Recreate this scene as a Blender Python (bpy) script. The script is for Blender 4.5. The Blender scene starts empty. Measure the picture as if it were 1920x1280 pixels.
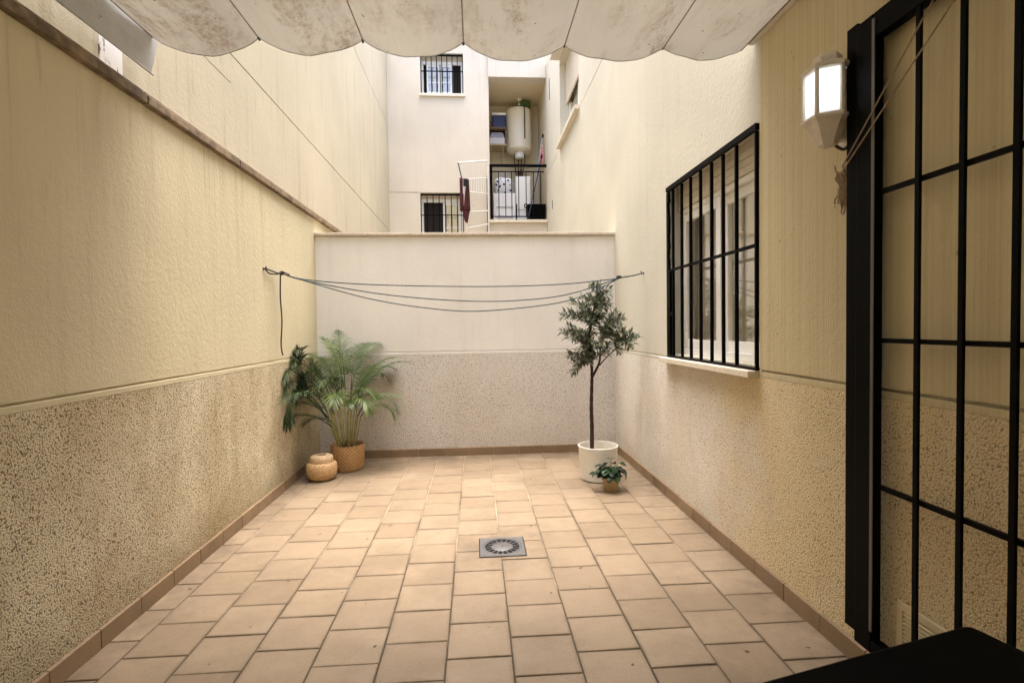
import bpy, bmesh, math, random
from mathutils import Vector, Matrix
random.seed(7)
R = math.radians
scene = bpy.context.scene
COL = scene.collection

# ------------------------------------------------------------------ camera, sky, sun, exposure
cam = bpy.data.cameras.new('camera'); cam.sensor_width = 36; cam.lens = 18.375
cam.clip_start = 0.02; cam.clip_end = 500
camo = bpy.data.objects.new('camera', cam); COL.objects.link(camo)
_r = Vector((0.99752735, -0.0688274, -0.01421196)); _u = Vector((0.01613387, 0.02744877, 0.999493)); _f = Vector((0.0684024, 0.9972509, -0.02849135))
M = Matrix((_r, _u, -_f)).transposed().to_4x4(); M.translation = (0, 0, 1.33)
camo.matrix_world = M
scene.camera = camo

SUN_EL, SUN_ROT = R(84), R(15)
w = bpy.data.worlds.new('World'); scene.world = w; w.use_nodes = True
wn = w.node_tree; bg = wn.nodes['Background']
sky = wn.nodes.new('ShaderNodeTexSky'); sky.sky_type = 'NISHITA'; sky.sun_disc = False
sky.sun_elevation = SUN_EL; sky.sun_rotation = SUN_ROT; sky.air_density = 0.75; sky.dust_density = 6.0; sky.ozone_density = 0.3
wn.links.new(sky.outputs[0], bg.inputs[0]); bg.inputs[1].default_value = 0.15
sl = bpy.data.lights.new('sun', 'SUN'); sl.energy = 0.85; sl.angle = R(70); sl.color = (1.0, 0.95, 0.87)
so = bpy.data.objects.new('sun', sl); COL.objects.link(so)
_d = Vector((math.sin(SUN_ROT) * math.cos(SUN_EL), math.cos(SUN_ROT) * math.cos(SUN_EL), math.sin(SUN_EL)))
so.rotation_euler = (-_d).to_track_quat('-Z', 'Y').to_euler(); so.location = _d * 30
scene.view_settings.view_transform = 'Standard'; scene.view_settings.look = 'None'
scene.view_settings.exposure = 2.52; scene.view_settings.gamma = 1.0; scene.view_settings.use_curve_mapping = False
scene.render.engine = 'CYCLES'
scene.cycles.use_denoising = True
scene.cycles.max_bounces = 14; scene.cycles.diffuse_bounces = 9; scene.cycles.transparent_max_bounces = 12
scene.cycles.sample_clamp_indirect = 8

# ------------------------------------------------------------------ mesh helpers
class MB:
    def __init__(s): s.v = []; s.f = []
    def add(s, vs, fs):
        n = len(s.v); s.v += [tuple(v) for v in vs]; s.f += [tuple(i + n for i in f) for f in fs]; return s
    def box(s, x0, y0, z0, x1, y1, z1):
        x0, x1 = min(x0, x1), max(x0, x1); y0, y1 = min(y0, y1), max(y0, y1); z0, z1 = min(z0, z1), max(z0, z1)
        return s.add([(x0,y0,z0),(x1,y0,z0),(x1,y1,z0),(x0,y1,z0),(x0,y0,z1),(x1,y0,z1),(x1,y1,z1),(x0,y1,z1)],
                     [(0,3,2,1),(4,5,6,7),(0,1,5,4),(1,2,6,5),(2,3,7,6),(3,0,4,7)])
    def bar(s, p, q, wx, wy=None, up=(0,0,1)):
        p, q = Vector(p), Vector(q); wy = wy or wx; d = (q - p).normalized(); u = Vector(up)
        if abs(d.dot(u)) > .95: u = Vector((0,1,0))
        a = d.cross(u).normalized() * wx / 2; b = d.cross(a).normalized() * wy / 2
        vs = [e + i * a + j * b for e in (p, q) for i, j in ((-1,-1),(1,-1),(1,1),(-1,1))]
        return s.add(vs, [(3,2,1,0),(4,5,6,7),(0,1,5,4),(1,2,6,5),(2,3,7,6),(3,0,4,7)])
    def tube(s, pts, r, n=8, caps=True):
        pts = [Vector(p) for p in pts]; k = len(pts); rs = r if isinstance(r, (list, tuple)) else [r] * k
        a = None; rings = []
        for i in range(k):
            d = (pts[min(i+1, k-1)] - pts[max(i-1, 0)]).normalized()
            if a is None:
                a = d.cross(Vector((0,0,1)) if abs(d.z) < .9 else Vector((1,0,0))).normalized()
            else:
                a = (a - d * a.dot(d)); a = a.normalized() if a.length > 1e-6 else d.orthogonal().normalized()
            b = d.cross(a)
            rings.append([pts[i] + rs[i] * (math.cos(2*math.pi*j/n) * a + math.sin(2*math.pi*j/n) * b) for j in range(n)])
        vs = [v for rg in rings for v in rg]
        fs = [(i*n+j, i*n+(j+1)%n, (i+1)*n+(j+1)%n, (i+1)*n+j) for i in range(k-1) for j in range(n)]
        if caps: fs += [tuple(range(n-1, -1, -1)), tuple((k-1)*n + j for j in range(n))]
        return s.add(vs, fs)
    def lathe(s, prof, c=(0,0,0), n=32, closed=True):
        k = len(prof); vs = [(c[0] + r*math.cos(2*math.pi*j/n), c[1] + r*math.sin(2*math.pi*j/n), c[2] + z) for r, z in prof for j in range(n)]
        fs = [(i*n+j, i*n+(j+1)%n, (i+1)*n+(j+1)%n, (i+1)*n+j) for i in range(k-1) for j in range(n)]
        if closed: fs += [tuple(range(n-1, -1, -1)), tuple((k-1)*n + j for j in range(n))]
        return s.add(vs, fs)
    def build(s, name, mat, parent=None, smooth=False, bevel=0, angle=35):
        org = root_of(parent).location if parent else Vector((0,0,0))
        me = bpy.data.meshes.new(name)
        me.from_pydata([Vector(v) - org for v in s.v], [], s.f); me.update()
        if mat: me.materials.append(mat)
        o = bpy.data.objects.new(name, me); COL.objects.link(o)
        if parent: o.parent = parent
        if smooth:
            for p in me.polygons: p.use_smooth = True
            if angle < 180: me.set_sharp_from_angle(angle=R(angle))
        if bevel:
            b = o.modifiers.new('bevel', 'BEVEL'); b.width = bevel; b.segments = 2; b.limit_method = 'ANGLE'; b.angle_limit = R(40)
        return o

def root_of(o):
    while o.parent: o = o.parent
    return o
def tag(o, label=None, cat=None, group=None, kind=None):
    for k, v in (('label', label), ('category', cat), ('group', group), ('kind', kind)):
        if v: o[k] = v
    return o
def thing(name, label, cat, loc=(0,0,0), group=None):
    o = bpy.data.objects.new(name, None); o.location = loc; o.empty_display_size = .1; COL.objects.link(o)
    return tag(o, label, cat, group)
def dup(o, loc, parent=None):
    c = o.copy(); COL.objects.link(c); c.location = loc
    if parent: c.parent = parent
    return c
def empty_part(name, parent):
    o = bpy.data.objects.new(name, None); COL.objects.link(o); o.parent = parent; o.empty_display_size = .05; return o
def cells(lo, hi, holes):
    """rectangles that fill lo..hi around rectangular holes (u0,v0,u1,v1)"""
    us = sorted({lo[0], hi[0]} | {min(max(h[i], lo[0]), hi[0]) for h in holes for i in (0, 2)})
    vs = sorted({lo[1], hi[1]} | {min(max(h[i], lo[1]), hi[1]) for h in holes for i in (1, 3)})
    out = []
    for i in range(len(us)-1):
        run = None
        for j in range(len(vs)-1):
            cu, cv = (us[i]+us[i+1])/2, (vs[j]+vs[j+1])/2
            if any(h[0] < cu < h[2] and h[1] < cv < h[3] for h in holes):
                if run: out.append((us[i], run[0], us[i+1], run[1])); run = None
            else:
                run = (run[0], vs[j+1]) if run else (vs[j], vs[j+1])
        if run: out.append((us[i], run[0], us[i+1], run[1]))
    return out
def grid_face(mb, x, y0, y1, z0, z1): pass

# ------------------------------------------------------------------ materials
def newmat(name):
    m = bpy.data.materials.new(name); m.use_nodes = True; nt = m.node_tree
    return m, nt, nt.nodes['Principled BSDF']
class NT:
    def __init__(s, nt): s.t = nt
    def n(s, typ, **kw):
        nd = s.t.nodes.new(typ)
        for k, v in kw.items(): setattr(nd, k, v)
        return nd
    def link(s, a, b): s.t.links.new(a, b)
    def val(s, sock, v):
        if hasattr(v, 'links'): s.link(v, sock)
        else: sock.default_value = v
    def pos(s, obj=False):
        return s.n('ShaderNodeTexCoord').outputs['Object'] if obj else s.n('ShaderNodeNewGeometry').outputs['Position']
    def mapping(s, vec, scale=(1,1,1), loc=(0,0,0)):
        m = s.n('ShaderNodeMapping'); s.link(vec, m.inputs['Vector']); m.inputs['Scale'].default_value = scale; m.inputs['Location'].default_value = loc
        return m.outputs[0]
    def noise(s, vec, scale, detail=4, rough=.55, dist=0):
        x = s.n('ShaderNodeTexNoise'); s.link(vec, x.inputs['Vector']); x.inputs['Scale'].default_value = scale
        x.inputs['Detail'].default_value = detail; x.inputs['Roughness'].default_value = rough; x.inputs['Distortion'].default_value = dist
        return x.outputs['Fac']
    def voro(s, vec, scale, feature='F1', smooth=None):
        x = s.n('ShaderNodeTexVoronoi', feature=feature); s.link(vec, x.inputs['Vector']); x.inputs['Scale'].default_value = scale
        return x.outputs['Distance']
    def ramp(s, fac, a, b, ca=0.0, cb=1.0):
        m = s.n('ShaderNodeMapRange'); m.interpolation_type = 'SMOOTHSTEP'; s.link(fac, m.inputs['Value'])
        m.inputs['From Min'].default_value = a; m.inputs['From Max'].default_value = b; m.inputs['To Min'].default_value = ca; m.inputs['To Max'].default_value = cb
        return m.outputs[0]
    def math(s, op, a, b=0.0, c=None):
        m = s.n('ShaderNodeMath', operation=op); s.val(m.inputs[0], a); s.val(m.inputs[1], b)
        if c is not None: s.val(m.inputs[2], c)
        return m.outputs[0]
    def mix(s, fac, a, b, mode='MIX'):
        m = s.n('ShaderNodeMix', data_type='RGBA', blend_type=mode); s.val(m.inputs[0], fac)
        for sock, v in ((m.inputs[6], a), (m.inputs[7], b)):
            if hasattr(v, 'links'): s.link(v, sock)
            else: sock.default_value = (*v, 1) if len(v) == 3 else v
        return m.outputs[2]
    def sep(s, vec):
        x = s.n('ShaderNodeSeparateXYZ'); s.link(vec, x.inputs[0]); return x.outputs
    def bump(s, h, strength, dist, bsdf, prev=None):
        b = s.n('ShaderNodeBump'); b.inputs['Strength'].default_value = strength; b.inputs['Distance'].default_value = dist
        s.link(h, b.inputs['Height'])
        if prev is not None: s.link(prev, b.inputs['Normal'])
        if bsdf: s.link(b.outputs[0], bsdf.inputs['Normal'])
        return b.outputs[0]

def plain(name, col, rough=.5, metal=0, spec=.5, var=0.0, bump=0.0, scale=60):
    m, nt, p = newmat(name); T = NT(nt)
    p.inputs['Roughness'].default_value = rough; p.inputs['Metallic'].default_value = metal; p.inputs['Specular IOR Level'].default_value = spec
    v = T.pos(True)
    if var:
        f = T.noise(v, scale * .4, 5, .6)
        T.link(T.mix(T.ramp(f, .3, .7), tuple(c * (1 - var) for c in col), tuple(min(1, c * (1 + var)) for c in col)), p.inputs['Base Color'])
    else: p.inputs['Base Color'].default_value = (*col, 1)
    if bump: T.bump(T.noise(v, scale, 4, .6), bump, .004, p)
    return m

def plaster(name, col, dirt=(.30,.23,.13), streak=.25, grime=.3, bump=.25, ribs=0.0, warm=None, gscale=(7,7,.45), drip=None):
    m, nt, p = newmat(name); T = NT(nt); v = T.pos(); p.inputs['Roughness'].default_value = .88; p.inputs['Specular IOR Level'].default_value = .2
    big = T.noise(v, .9, 5, .55)
    c = T.mix(T.ramp(big, .3, .72), tuple(x * .93 for x in col), tuple(min(1, x * 1.05) for x in col))
    if warm: c = T.mix(T.ramp(T.noise(T.mapping(v, (1,1,.6), (3,1,7)), 1.6, 5, .6), .42, .7, 0, .8), c, warm)
    st = T.noise(T.mapping(v, gscale), 1.5, 6, .62)                           # rain streaks
    c = T.mix(T.ramp(st, .50, .78, 0, streak), c, dirt)
    if drip:
        zz = T.sep(v)[2]; dn = T.noise(T.mapping(v, (16, 16, .25), (4,1,6)), 1.0, 5, .65)
        c = T.mix(T.math('MULTIPLY', T.ramp(dn, .54, .70, 0, .38), T.ramp(T.math('ADD', zz, T.math('MULTIPLY', T.noise(v, 3, 3, .6), .5)), drip - .75, drip + .2)), c, tuple(x * .75 for x in dirt))
    sp = T.noise(T.mapping(v, (3.5, 3.5, .35), (11,4,2)), 4.0, 5, .7)
    c = T.mix(T.ramp(sp, .60, .74, 0, grime), c, tuple(x * .8 for x in dirt))
    dots = T.noise(v, 23, 3, .5)
    c = T.mix(T.ramp(dots, .735, .76, 0, .55), c, tuple(x * .6 for x in dirt))
    if ribs:
        rb = T.noise(T.mapping(v, (1, 34, .16)), 2.2, 4, .6)
        c = T.mix(T.ramp(rb, .40, .62, 0, ribs), c, tuple(x * 1.15 for x in dirt))
    T.link(c, p.inputs['Base Color'])
    h = T.math('ADD', T.noise(v, 95, 3, .6), T.math('MULTIPLY', T.noise(v, 34, 4, .6), 1.3))
    nrm = T.bump(h, bump, .006, None if ribs else p)
    if ribs: T.bump(T.noise(T.mapping(v, (1, 60, .5)), 2.0, 3, .6), .35, .006, p, nrm)
    return m

def roughcast(name, col, pit, stain, stain_amt=.5, scale=62, pits=.85, lowstain=.3, near_yellow=None, thr=(.29,.45)):
    m, nt, p = newmat(name); T = NT(nt); v = T.pos(); p.inputs['Roughness'].default_value = .92; p.inputs['Specular IOR Level'].default_value = .15
    n1 = T.noise(v, scale * 1.75, 3, .68, .25); vo = T.voro(v, scale * 1.2, 'F1')
    g = T.math('ADD', T.math('MULTIPLY', n1, .52), T.math('MULTIPLY', T.math('SUBTRACT', 1, vo), .46))
    big = T.noise(T.mapping(v, (1,1,.75)), 1.1, 6, .6)
    c0 = T.mix(T.ramp(big, .38, .68, 0, stain_amt), col, stain)
    c0 = T.mix(T.ramp(T.noise(T.mapping(v, (2.2,2.2,.4), (5,5,5)), 1.6, 5, .6), .5, .75, 0, stain_amt * .7), c0, tuple(x * .72 for x in stain))
    z = T.sep(v)[2]
    c0 = T.mix(T.math('MULTIPLY', T.ramp(T.math('ADD', z, T.math('MULTIPLY', T.noise(v, 2.2, 4, .6), .5)), .25, .62, lowstain, 0), 1.0), c0, tuple(x * .62 for x in stain))
    if near_yellow:      # yellower towards low y, with an uneven edge
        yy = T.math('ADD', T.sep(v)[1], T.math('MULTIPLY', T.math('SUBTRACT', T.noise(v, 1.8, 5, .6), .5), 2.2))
        c0 = T.mix(T.ramp(yy, near_yellow[0], near_yellow[1], near_yellow[2], 0), c0, near_yellow[3])
    fine = T.noise(v, scale * 2.6, 2, .5)
    c0 = T.mix(T.ramp(fine, .55, .8, 0, .35), c0, tuple(min(1, x * 1.35) for x in col))
    gg = T.math('ADD', g, T.math('MULTIPLY', T.math('SUBTRACT', T.noise(T.mapping(v, loc=(8,3,1)), 2.3, 5, .6), .5), .14))
    pm = T.ramp(gg, thr[0], thr[1], pits, 0)
    c = T.mix(T.ramp(gg, .55, .66, 0, .5), c0, tuple(min(.9, x * 1.22) for x in col))  # pit and peak tones in the colour stand in for relief shading
    c = T.mix(pm, c, pit)
    T.link(c, p.inputs['Base Color'])
    T.bump(T.math('ADD', g, T.math('MULTIPLY', fine, .12)), .9, .016, p)
    return m

def glass_mat(name, tint=(.975,.985,.98), base=.17):
    m = bpy.data.materials.new(name); m.use_nodes = True; nt = m.node_tree; nt.nodes.remove(nt.nodes['Principled BSDF']); T = NT(nt)
    out = nt.nodes['Material Output']
    tr = T.n('ShaderNodeBsdfTransparent'); tr.inputs[0].default_value = (*tint, 1)
    gl = T.n('ShaderNodeBsdfGlossy'); gl.inputs['Roughness'].default_value = .015; gl.inputs[0].default_value = (1,1,1,1)
    fr = T.n('ShaderNodeLayerWeight'); fr.inputs['Blend'].default_value = .5
    mx = T.n('ShaderNodeMixShader'); T.link(T.math('ADD', T.math('MULTIPLY', T.math('POWER', fr.outputs['Facing'], 4.0), .8), base), mx.inputs[0]); T.link(tr.outputs[0], mx.inputs[1]); T.link(gl.outputs[0], mx.inputs[2])
    T.link(mx.outputs[0], out.inputs[0]); return m

def fabric_awning(name='awning_canvas', st=.8):
    m = bpy.data.materials.new(name); m.use_nodes = True; nt = m.node_tree; nt.nodes.remove(nt.nodes['Principled BSDF']); T = NT(nt)
    out = nt.nodes['Material Output']; v = T.pos()
    base = T.mix(T.ramp(T.noise(v, 1.2, 4, .5), .3, .7), (.47,.49,.51), (.55,.57,.59))
    mil = T.noise(T.mapping(v, (1.3,.5,1), (2.3,4.1,0)), 4.2, 9, .78, .25)
    blot = T.noise(T.mapping(v, (1.6,.45,1), (9,2,1)), 1.5, 4, .6)
    f = T.math('MULTIPLY', T.ramp(mil, .46, .60), T.ramp(blot, .38, .56))
    f = T.math('MULTIPLY', f, T.ramp(T.noise(v, 38, 4, .7), .3, .65, .25, 1))
    c = T.mix(T.math('MULTIPLY', f, st), base, (.25,.20,.155))
    lng = T.noise(T.mapping(v, (7, .5, 1), (1,7,0)), 2.0, 5, .65)
    c = T.mix(T.ramp(lng, .55, .75, 0, .3), c, (.42,.34,.24))
    c = T.mix(T.ramp(T.noise(v, 30, 3, .5), .71, .75, 0, .8), c, (.10,.08,.06))
    df = T.n('ShaderNodeBsdfDiffuse'); tl = T.n('ShaderNodeBsdfTranslucent'); T.link(c, df.inputs[0])
    T.link(T.mix(1.0, c, (1.0,.92,.78), 'MULTIPLY'), tl.inputs[0])
    h = T.noise(T.mapping(v, (3,1.2,1)), 6, 5, .6); b = T.bump(h, .35, .02, None); T.link(b, df.inputs['Normal']); T.link(b, tl.inputs['Normal'])
    mx = T.n('ShaderNodeMixShader'); mx.inputs[0].default_value = .13; T.link(df.outputs[0], mx.inputs[1]); T.link(tl.outputs[0], mx.inputs[2])
    T.link(mx.outputs[0], out.inputs[0]); return m

def tile_mat(name, c1, c2, speck=True, rough=.55):
    m, nt, p = newmat(name); T = NT(nt); v = T.pos(); p.inputs['Roughness'].default_value = rough; p.inputs['Specular IOR Level'].default_value = .35
    rnd = T.n('ShaderNodeObjectInfo').outputs['Random']
    c = T.mix(rnd, c1, c2)
    c = T.mix(T.ramp(T.noise(v, 1.3, 7, .66), .44, .66, 0, .6), c, tuple(x * .74 for x in c1))
    c = T.mix(T.ramp(T.noise(T.mapping(v, loc=(3,7,1)), 2.6, 7, .7), .55, .75, 0, .35), c, tuple(min(1, x * 1.35) for x in c2))
    c = T.mix(T.ramp(T.noise(v, 9, 5, .7), .52, .8, 0, .35), c, tuple(x * .7 for x in c1))
    c = T.mix(T.ramp(T.noise(v, 150, 3, .6), .47, .72, 0, .42), c, tuple(x * .55 for x in c1))
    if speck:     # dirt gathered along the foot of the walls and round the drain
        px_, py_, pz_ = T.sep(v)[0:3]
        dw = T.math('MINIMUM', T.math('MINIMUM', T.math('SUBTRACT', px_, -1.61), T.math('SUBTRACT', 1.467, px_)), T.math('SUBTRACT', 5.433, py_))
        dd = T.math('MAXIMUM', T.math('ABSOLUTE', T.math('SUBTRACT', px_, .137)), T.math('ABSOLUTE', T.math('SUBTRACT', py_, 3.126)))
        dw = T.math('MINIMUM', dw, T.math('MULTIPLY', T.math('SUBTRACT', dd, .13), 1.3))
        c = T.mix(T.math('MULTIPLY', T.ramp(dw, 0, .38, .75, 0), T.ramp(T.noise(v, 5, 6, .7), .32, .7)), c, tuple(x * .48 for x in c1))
    if speck:     # grime along the tile edges
        ox, oy, oz = T.sep(T.pos(True))[0:3]
        ed = T.math('MAXIMUM', T.math('DIVIDE', T.math('ABSOLUTE', ox), .1294), T.math('DIVIDE', T.math('ABSOLUTE', oy), .1218))
        c = T.mix(T.math('MULTIPLY', T.ramp(ed, .84, 1.0), T.ramp(T.noise(v, 7, 5, .65), .35, .7, .05, .55)), c, tuple(x * .5 for x in c1))
    if speck:
        c = T.mix(T.ramp(T.noise(v, 19, 2, .45), .735, .76, 0, .9), c, (.05,.035,.025))
        c = T.mix(T.ramp(T.noise(T.mapping(v, loc=(4,9,2)), 13, 5, .75), .715, .77, 0, .6), c, (.78,.75,.70))
    T.link(c, p.inputs['Base Color'])
    T.link(T.ramp(T.noise(v, 6, 4, .6), .3, .7, rough - .12, rough + .15), p.inputs['Roughness'])
    T.bump(T.noise(v, 180, 3, .6), .18, .002, p); return m

def grout_mat():
    m, nt, p = newmat('grout'); T = NT(nt); v = T.pos(); p.inputs['Roughness'].default_value = .95
    f = T.noise(v, 2.1, 4, .6); y = T.sep(v)[1]
    f2 = T.math('ADD', T.math('MULTIPLY', f, .9), T.math('MULTIPLY', T.math('SUBTRACT', y, 3.0), .10))
    c = T.mix(T.ramp(f2, .40, .62), (.085,.065,.042), (.40,.33,.25)); T.link(c, p.inputs['Base Color']); return m

def weave_mat(name, c1, c2, k=110, zk=110):
    m, nt, p = newmat(name); T = NT(nt); v = T.pos(True); x, y, z = T.sep(v)[0:3]; p.inputs['Roughness'].default_value = .6
    ang = T.math('MULTIPLY', T.math('ARCTAN2', y, x), .15)
    a = T.math('SINE', T.math('MULTIPLY', ang, k)); b = T.math('SINE', T.math('MULTIPLY', z, zk))
    wv = T.math('MULTIPLY', a, b)
    n = T.noise(v, 40, 4, .65)
    c = T.mix(T.ramp(wv, -.45, .45), c1, c2); c = T.mix(T.ramp(n, .35, .7, 0, .5), c, tuple(q * .62 for q in c1))
    T.link(c, p.inputs['Base Color']); T.bump(T.math('ADD', wv, T.math('MULTIPLY', n, .6)), .7, .004, p); return m

def leaf_mat(name, c1, c2, scale=9, rough=.45, trans=.25):
    m, nt, p = newmat(name); T = NT(nt); v = T.pos(True); p.inputs['Roughness'].default_value = rough; p.inputs['Specular IOR Level'].default_value = .45
    c = T.mix(T.ramp(T.noise(v, scale, 3, .6), .33, .67), c1, c2); T.link(c, p.inputs['Base Color'])
    tl = T.n('ShaderNodeBsdfTranslucent'); T.link(c, tl.inputs[0]); mx = T.n('ShaderNodeMixShader'); mx.inputs[0].default_value = trans
    T.link(p.outputs[0], mx.inputs[1]); T.link(tl.outputs[0], mx.inputs[2]); T.link(mx.outputs[0], nt.nodes['Material Output'].inputs[0]); return m

MT = {}
MT['left_plaster'] = plaster('left_plaster', (.62,.56,.39), streak=.22, grime=.28, bump=.42, drip=2.44)
MT['neighbour_plaster'] = plaster('neighbour_plaster', (.50,.46,.355), streak=.5, grime=.6, bump=.3)
MT['back_plaster'] = plaster('back_plaster', (.79,.775,.75), streak=.12, grime=.10, bump=.25)
MT['right_plaster'] = plaster('right_plaster', (.60,.58,.49), streak=.10, grime=.12, bump=.3)
MT['near_plaster'] = plaster('near_plaster', (.63,.56,.37), dirt=(.38,.31,.17), streak=.2, grime=.15, bump=.3, ribs=.32)
MT['far_plaster'] = plaster('far_plaster', (.66,.605,.51), streak=.12, grime=.12, bump=.15)
MT['recess_plaster'] = plaster('recess_plaster', (.68,.60,.44), streak=.1, grime=.1, bump=.15)
MT['left_dado'] = roughcast('left_dado', (.85,.77,.575), (.185,.125,.055), (.46,.345,.175), .8, lowstain=.6, scale=128, pits=.95, thr=(.335,.47))
MT['back_dado'] = roughcast('back_dado', (.74,.71,.675), (.36,.31,.26), (.58,.50,.40), .4, scale=78, pits=.75, thr=(.29,.46), lowstain=.2)
MT['right_dado'] = roughcast('right_dado', (.90,.865,.79), (.24,.17,.085), (.64,.52,.33), .45, pits=.8, scale=108, lowstain=.3, near_yellow=(2.35, 3.35, .85, (.80,.64,.35)))
MT['coping'] = plain('coping', (.20,.145,.09), .8, var=.45, bump=.4, scale=30)
MT['coping_light'] = plain('coping_light', (.62,.55,.47), .75, var=.12, bump=.15, scale=30)
MT['tile'] = tile_mat('tile', (.258,.196,.132), (.312,.243,.168))
MT['skirting'] = tile_mat('skirting', (.24,.165,.10), (.30,.21,.13), False, .45)
MT['grout'] = grout_mat()
MT['canvas'] = fabric_awning(); MT['flap'] = fabric_awning('flap_canvas', .2)
MT['black_iron'] = plain('black_iron', (.0013,.0011,.0011), .5, spec=.06, var=.3, bump=.15, scale=50)
MT['black_wood'] = plain('black_wood', (.0015,.0015,.0015), .6, spec=.05)
MT['white_frame'] = plain('white_frame', (.84,.84,.81), .35)
MT['cream_frame'] = plain('cream_frame', (.62,.56,.45), .5, var=.06)
MT['sill'] = plain('sill', (.70,.64,.53), .6, var=.08, bump=.1)
MT['glass'] = glass_mat('window_glass')
MT['dark_room'] = plain('dark_room', (.02,.016,.014), .9)
MT['room'] = plain('room', (.62,.56,.45), .9)
MT['curtain'] = leaf_mat('curtain', (.74,.68,.55), (.80,.75,.62), 3, .8, .3)
MT['white_lamp'] = plain('white_lamp', (.62,.57,.50), .4, var=.08)
MT['rope'] = plain('rope', (.30,.22,.15), .8, var=.2, scale=200)
MT['line'] = plain('line', (.022,.050,.062), .6)
MT['dark_rope'] = plain('dark_rope', (.04,.04,.035), .7)
MT['steel'] = plain('steel', (.13,.13,.135), .45, .3, var=.1, scale=80)
MT['void'] = plain('void', (.006,.006,.006), .9)
MT['ground'] = plain('ground', (.30,.25,.19), .95, var=.2, bump=.3, scale=6)

# ------------------------------------------------------------------ dimensions of the patio (metres)
XL, XR, YB = -1.61, 1.467, 5.433
Y0 = -0.45            # house facade behind the viewer, unseen, put in to block light
YF = 10.5             # far apartment facade
TOP = 6.5; TOPF = 7.7
GR0, GR1 = 1.079, 1.090   # groove above the roughcast
DADO = 1.052

# ground sheet
tag(MB().add([(-60,-60,-.05),(60,-60,-.05),(60,60,-.05),(-60,60,-.05)], [(0,1,2,3)]).build('ground', MT['ground']), kind='structure')

# ------------------------------------------------------------------ patio floor: one object per tile
floor = MB().box(XL, Y0, -.045, XR, YB, -.005).build('patio_floor', MT['grout']); tag(floor, kind='structure')
PX, PY, GAP = .2655, .2505, .0062
def tile_mesh(w, l, h=.012, ch=.0025):
    mb = MB(); a, b = w/2, l/2; c, d = a-ch, b-ch
    mb.add([(-a,-b,-h),(a,-b,-h),(a,b,-h),(-a,b,-h),(-a,-b,-ch),(a,-b,-ch),(a,b,-ch),(-a,b,-ch),(-c,-d,0),(c,-d,0),(c,d,0),(-c,d,0)],
           [(0,1,5,4),(1,2,6,5),(2,3,7,6),(3,0,4,7),(4,5,9,8),(5,6,10,9),(6,7,11,10),(7,4,8,11),(8,9,10,11)])
    me = bpy.data.meshes.new('tile'); me.from_pydata(mb.v, [], mb.f); me.materials.append(MT['tile']); return me
_tm = {}
def put_tile(x0, y0, x1, y1):
    w_, l_ = x1 - x0 - GAP, y1 - y0 - GAP
    if w_ < .02 or l_ < .02: return
    k = (round(w_, 3), round(l_, 3))
    if k not in _tm: _tm[k] = tile_mesh(w_, l_)
    o = bpy.data.objects.new('tile', _tm[k]); COL.objects.link(o); o.parent = floor
    o.location = ((x0+x1)/2 + random.uniform(-.0012,.0012), (y0+y1)/2 + random.uniform(-.002,.002), random.uniform(-.0012,.0008))
    o.rotation_euler = (random.uniform(-.004,.004), random.uniform(-.004,.004), random.uniform(-.005,.005))
DR = (0.002, 2.990, 0.272, 3.262)      # drain cut-out
x = -.1395 - 6 * PX; ci = 0
while x < XR - .01:
    x0, x1 = max(x, XL + .012), min(x + PX, XR - .012)
    y = 2.076 - 5 * PY + (0 if ci % 2 == 0 else PY * .5)
    while y < YB - .012:
        y0, y1 = max(y, .75), min(y + PY, YB - .012)
        if y1 - y0 > .03:
            if x0 < DR[2] and x1 > DR[0] and y0 < DR[3] and y1 > DR[1]:
                g_ = GAP/2; mbt = MB()
                for (u0, v0, u1, v1) in cells((x0+g_, y0+g_), (x1-g_, y1-g_), [(DR[0]-.005, DR[1]-.005, DR[2]+.005, DR[3]+.005)]):
                    mbt.box(u0, v0, -.012, u1, v1, -.0006)
                if mbt.v:
                    o = mbt.build('tile', MT['tile'], floor); c_ = Vector(((x0+x1)/2, (y0+y1)/2, 0)); o.data.transform(Matrix.Translation(-c_)); o.location = c_
            else: put_tile(x0, y0, x1, y1)
        y += PY
    x += PX; ci += 1

# ------------------------------------------------------------------ walls
def dado_strip(y0, y1, x, sx):        # irregular upper edge of the roughcast against the smooth band
    pass
# left boundary wall
lw = thing('boundary_wall', 'long cream plastered side wall with roughcast base and dark weathered coping, behind the palm', 'wall', (XL, 3, 0))
MB().box(XL-.05, Y0, 0, XL-.012, YF-.02, 2.44).build('wall_core', MT['left_plaster'], lw)
MB().box(XL-.012, Y0, GR1, XL, YF-.02, 2.44).build('plaster_face', MT['left_plaster'], lw)
MB().box(XL-.012, Y0, DADO, XL+.004, YB, GR0).build('smooth_band', MT['left_plaster'], lw, bevel=.003)
MB().box(XL-.012, Y0, 0, XL+.003, YB, DADO).build('roughcast_base', MT['left_dado'], lw)
y = -.3
while y < YF - .1:
    l_ = min(.995, YF - .05 - y)
    MB().box(XL-.055, y + .003, 2.441, XL+.034, y + l_ - .003, 2.482).box(XL-.055, y + .003, 2.482, XL+.018, y + l_ - .003, 2.502).build('coping_stone', MT['coping'], lw, bevel=.004)
    y += 1.0
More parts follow.
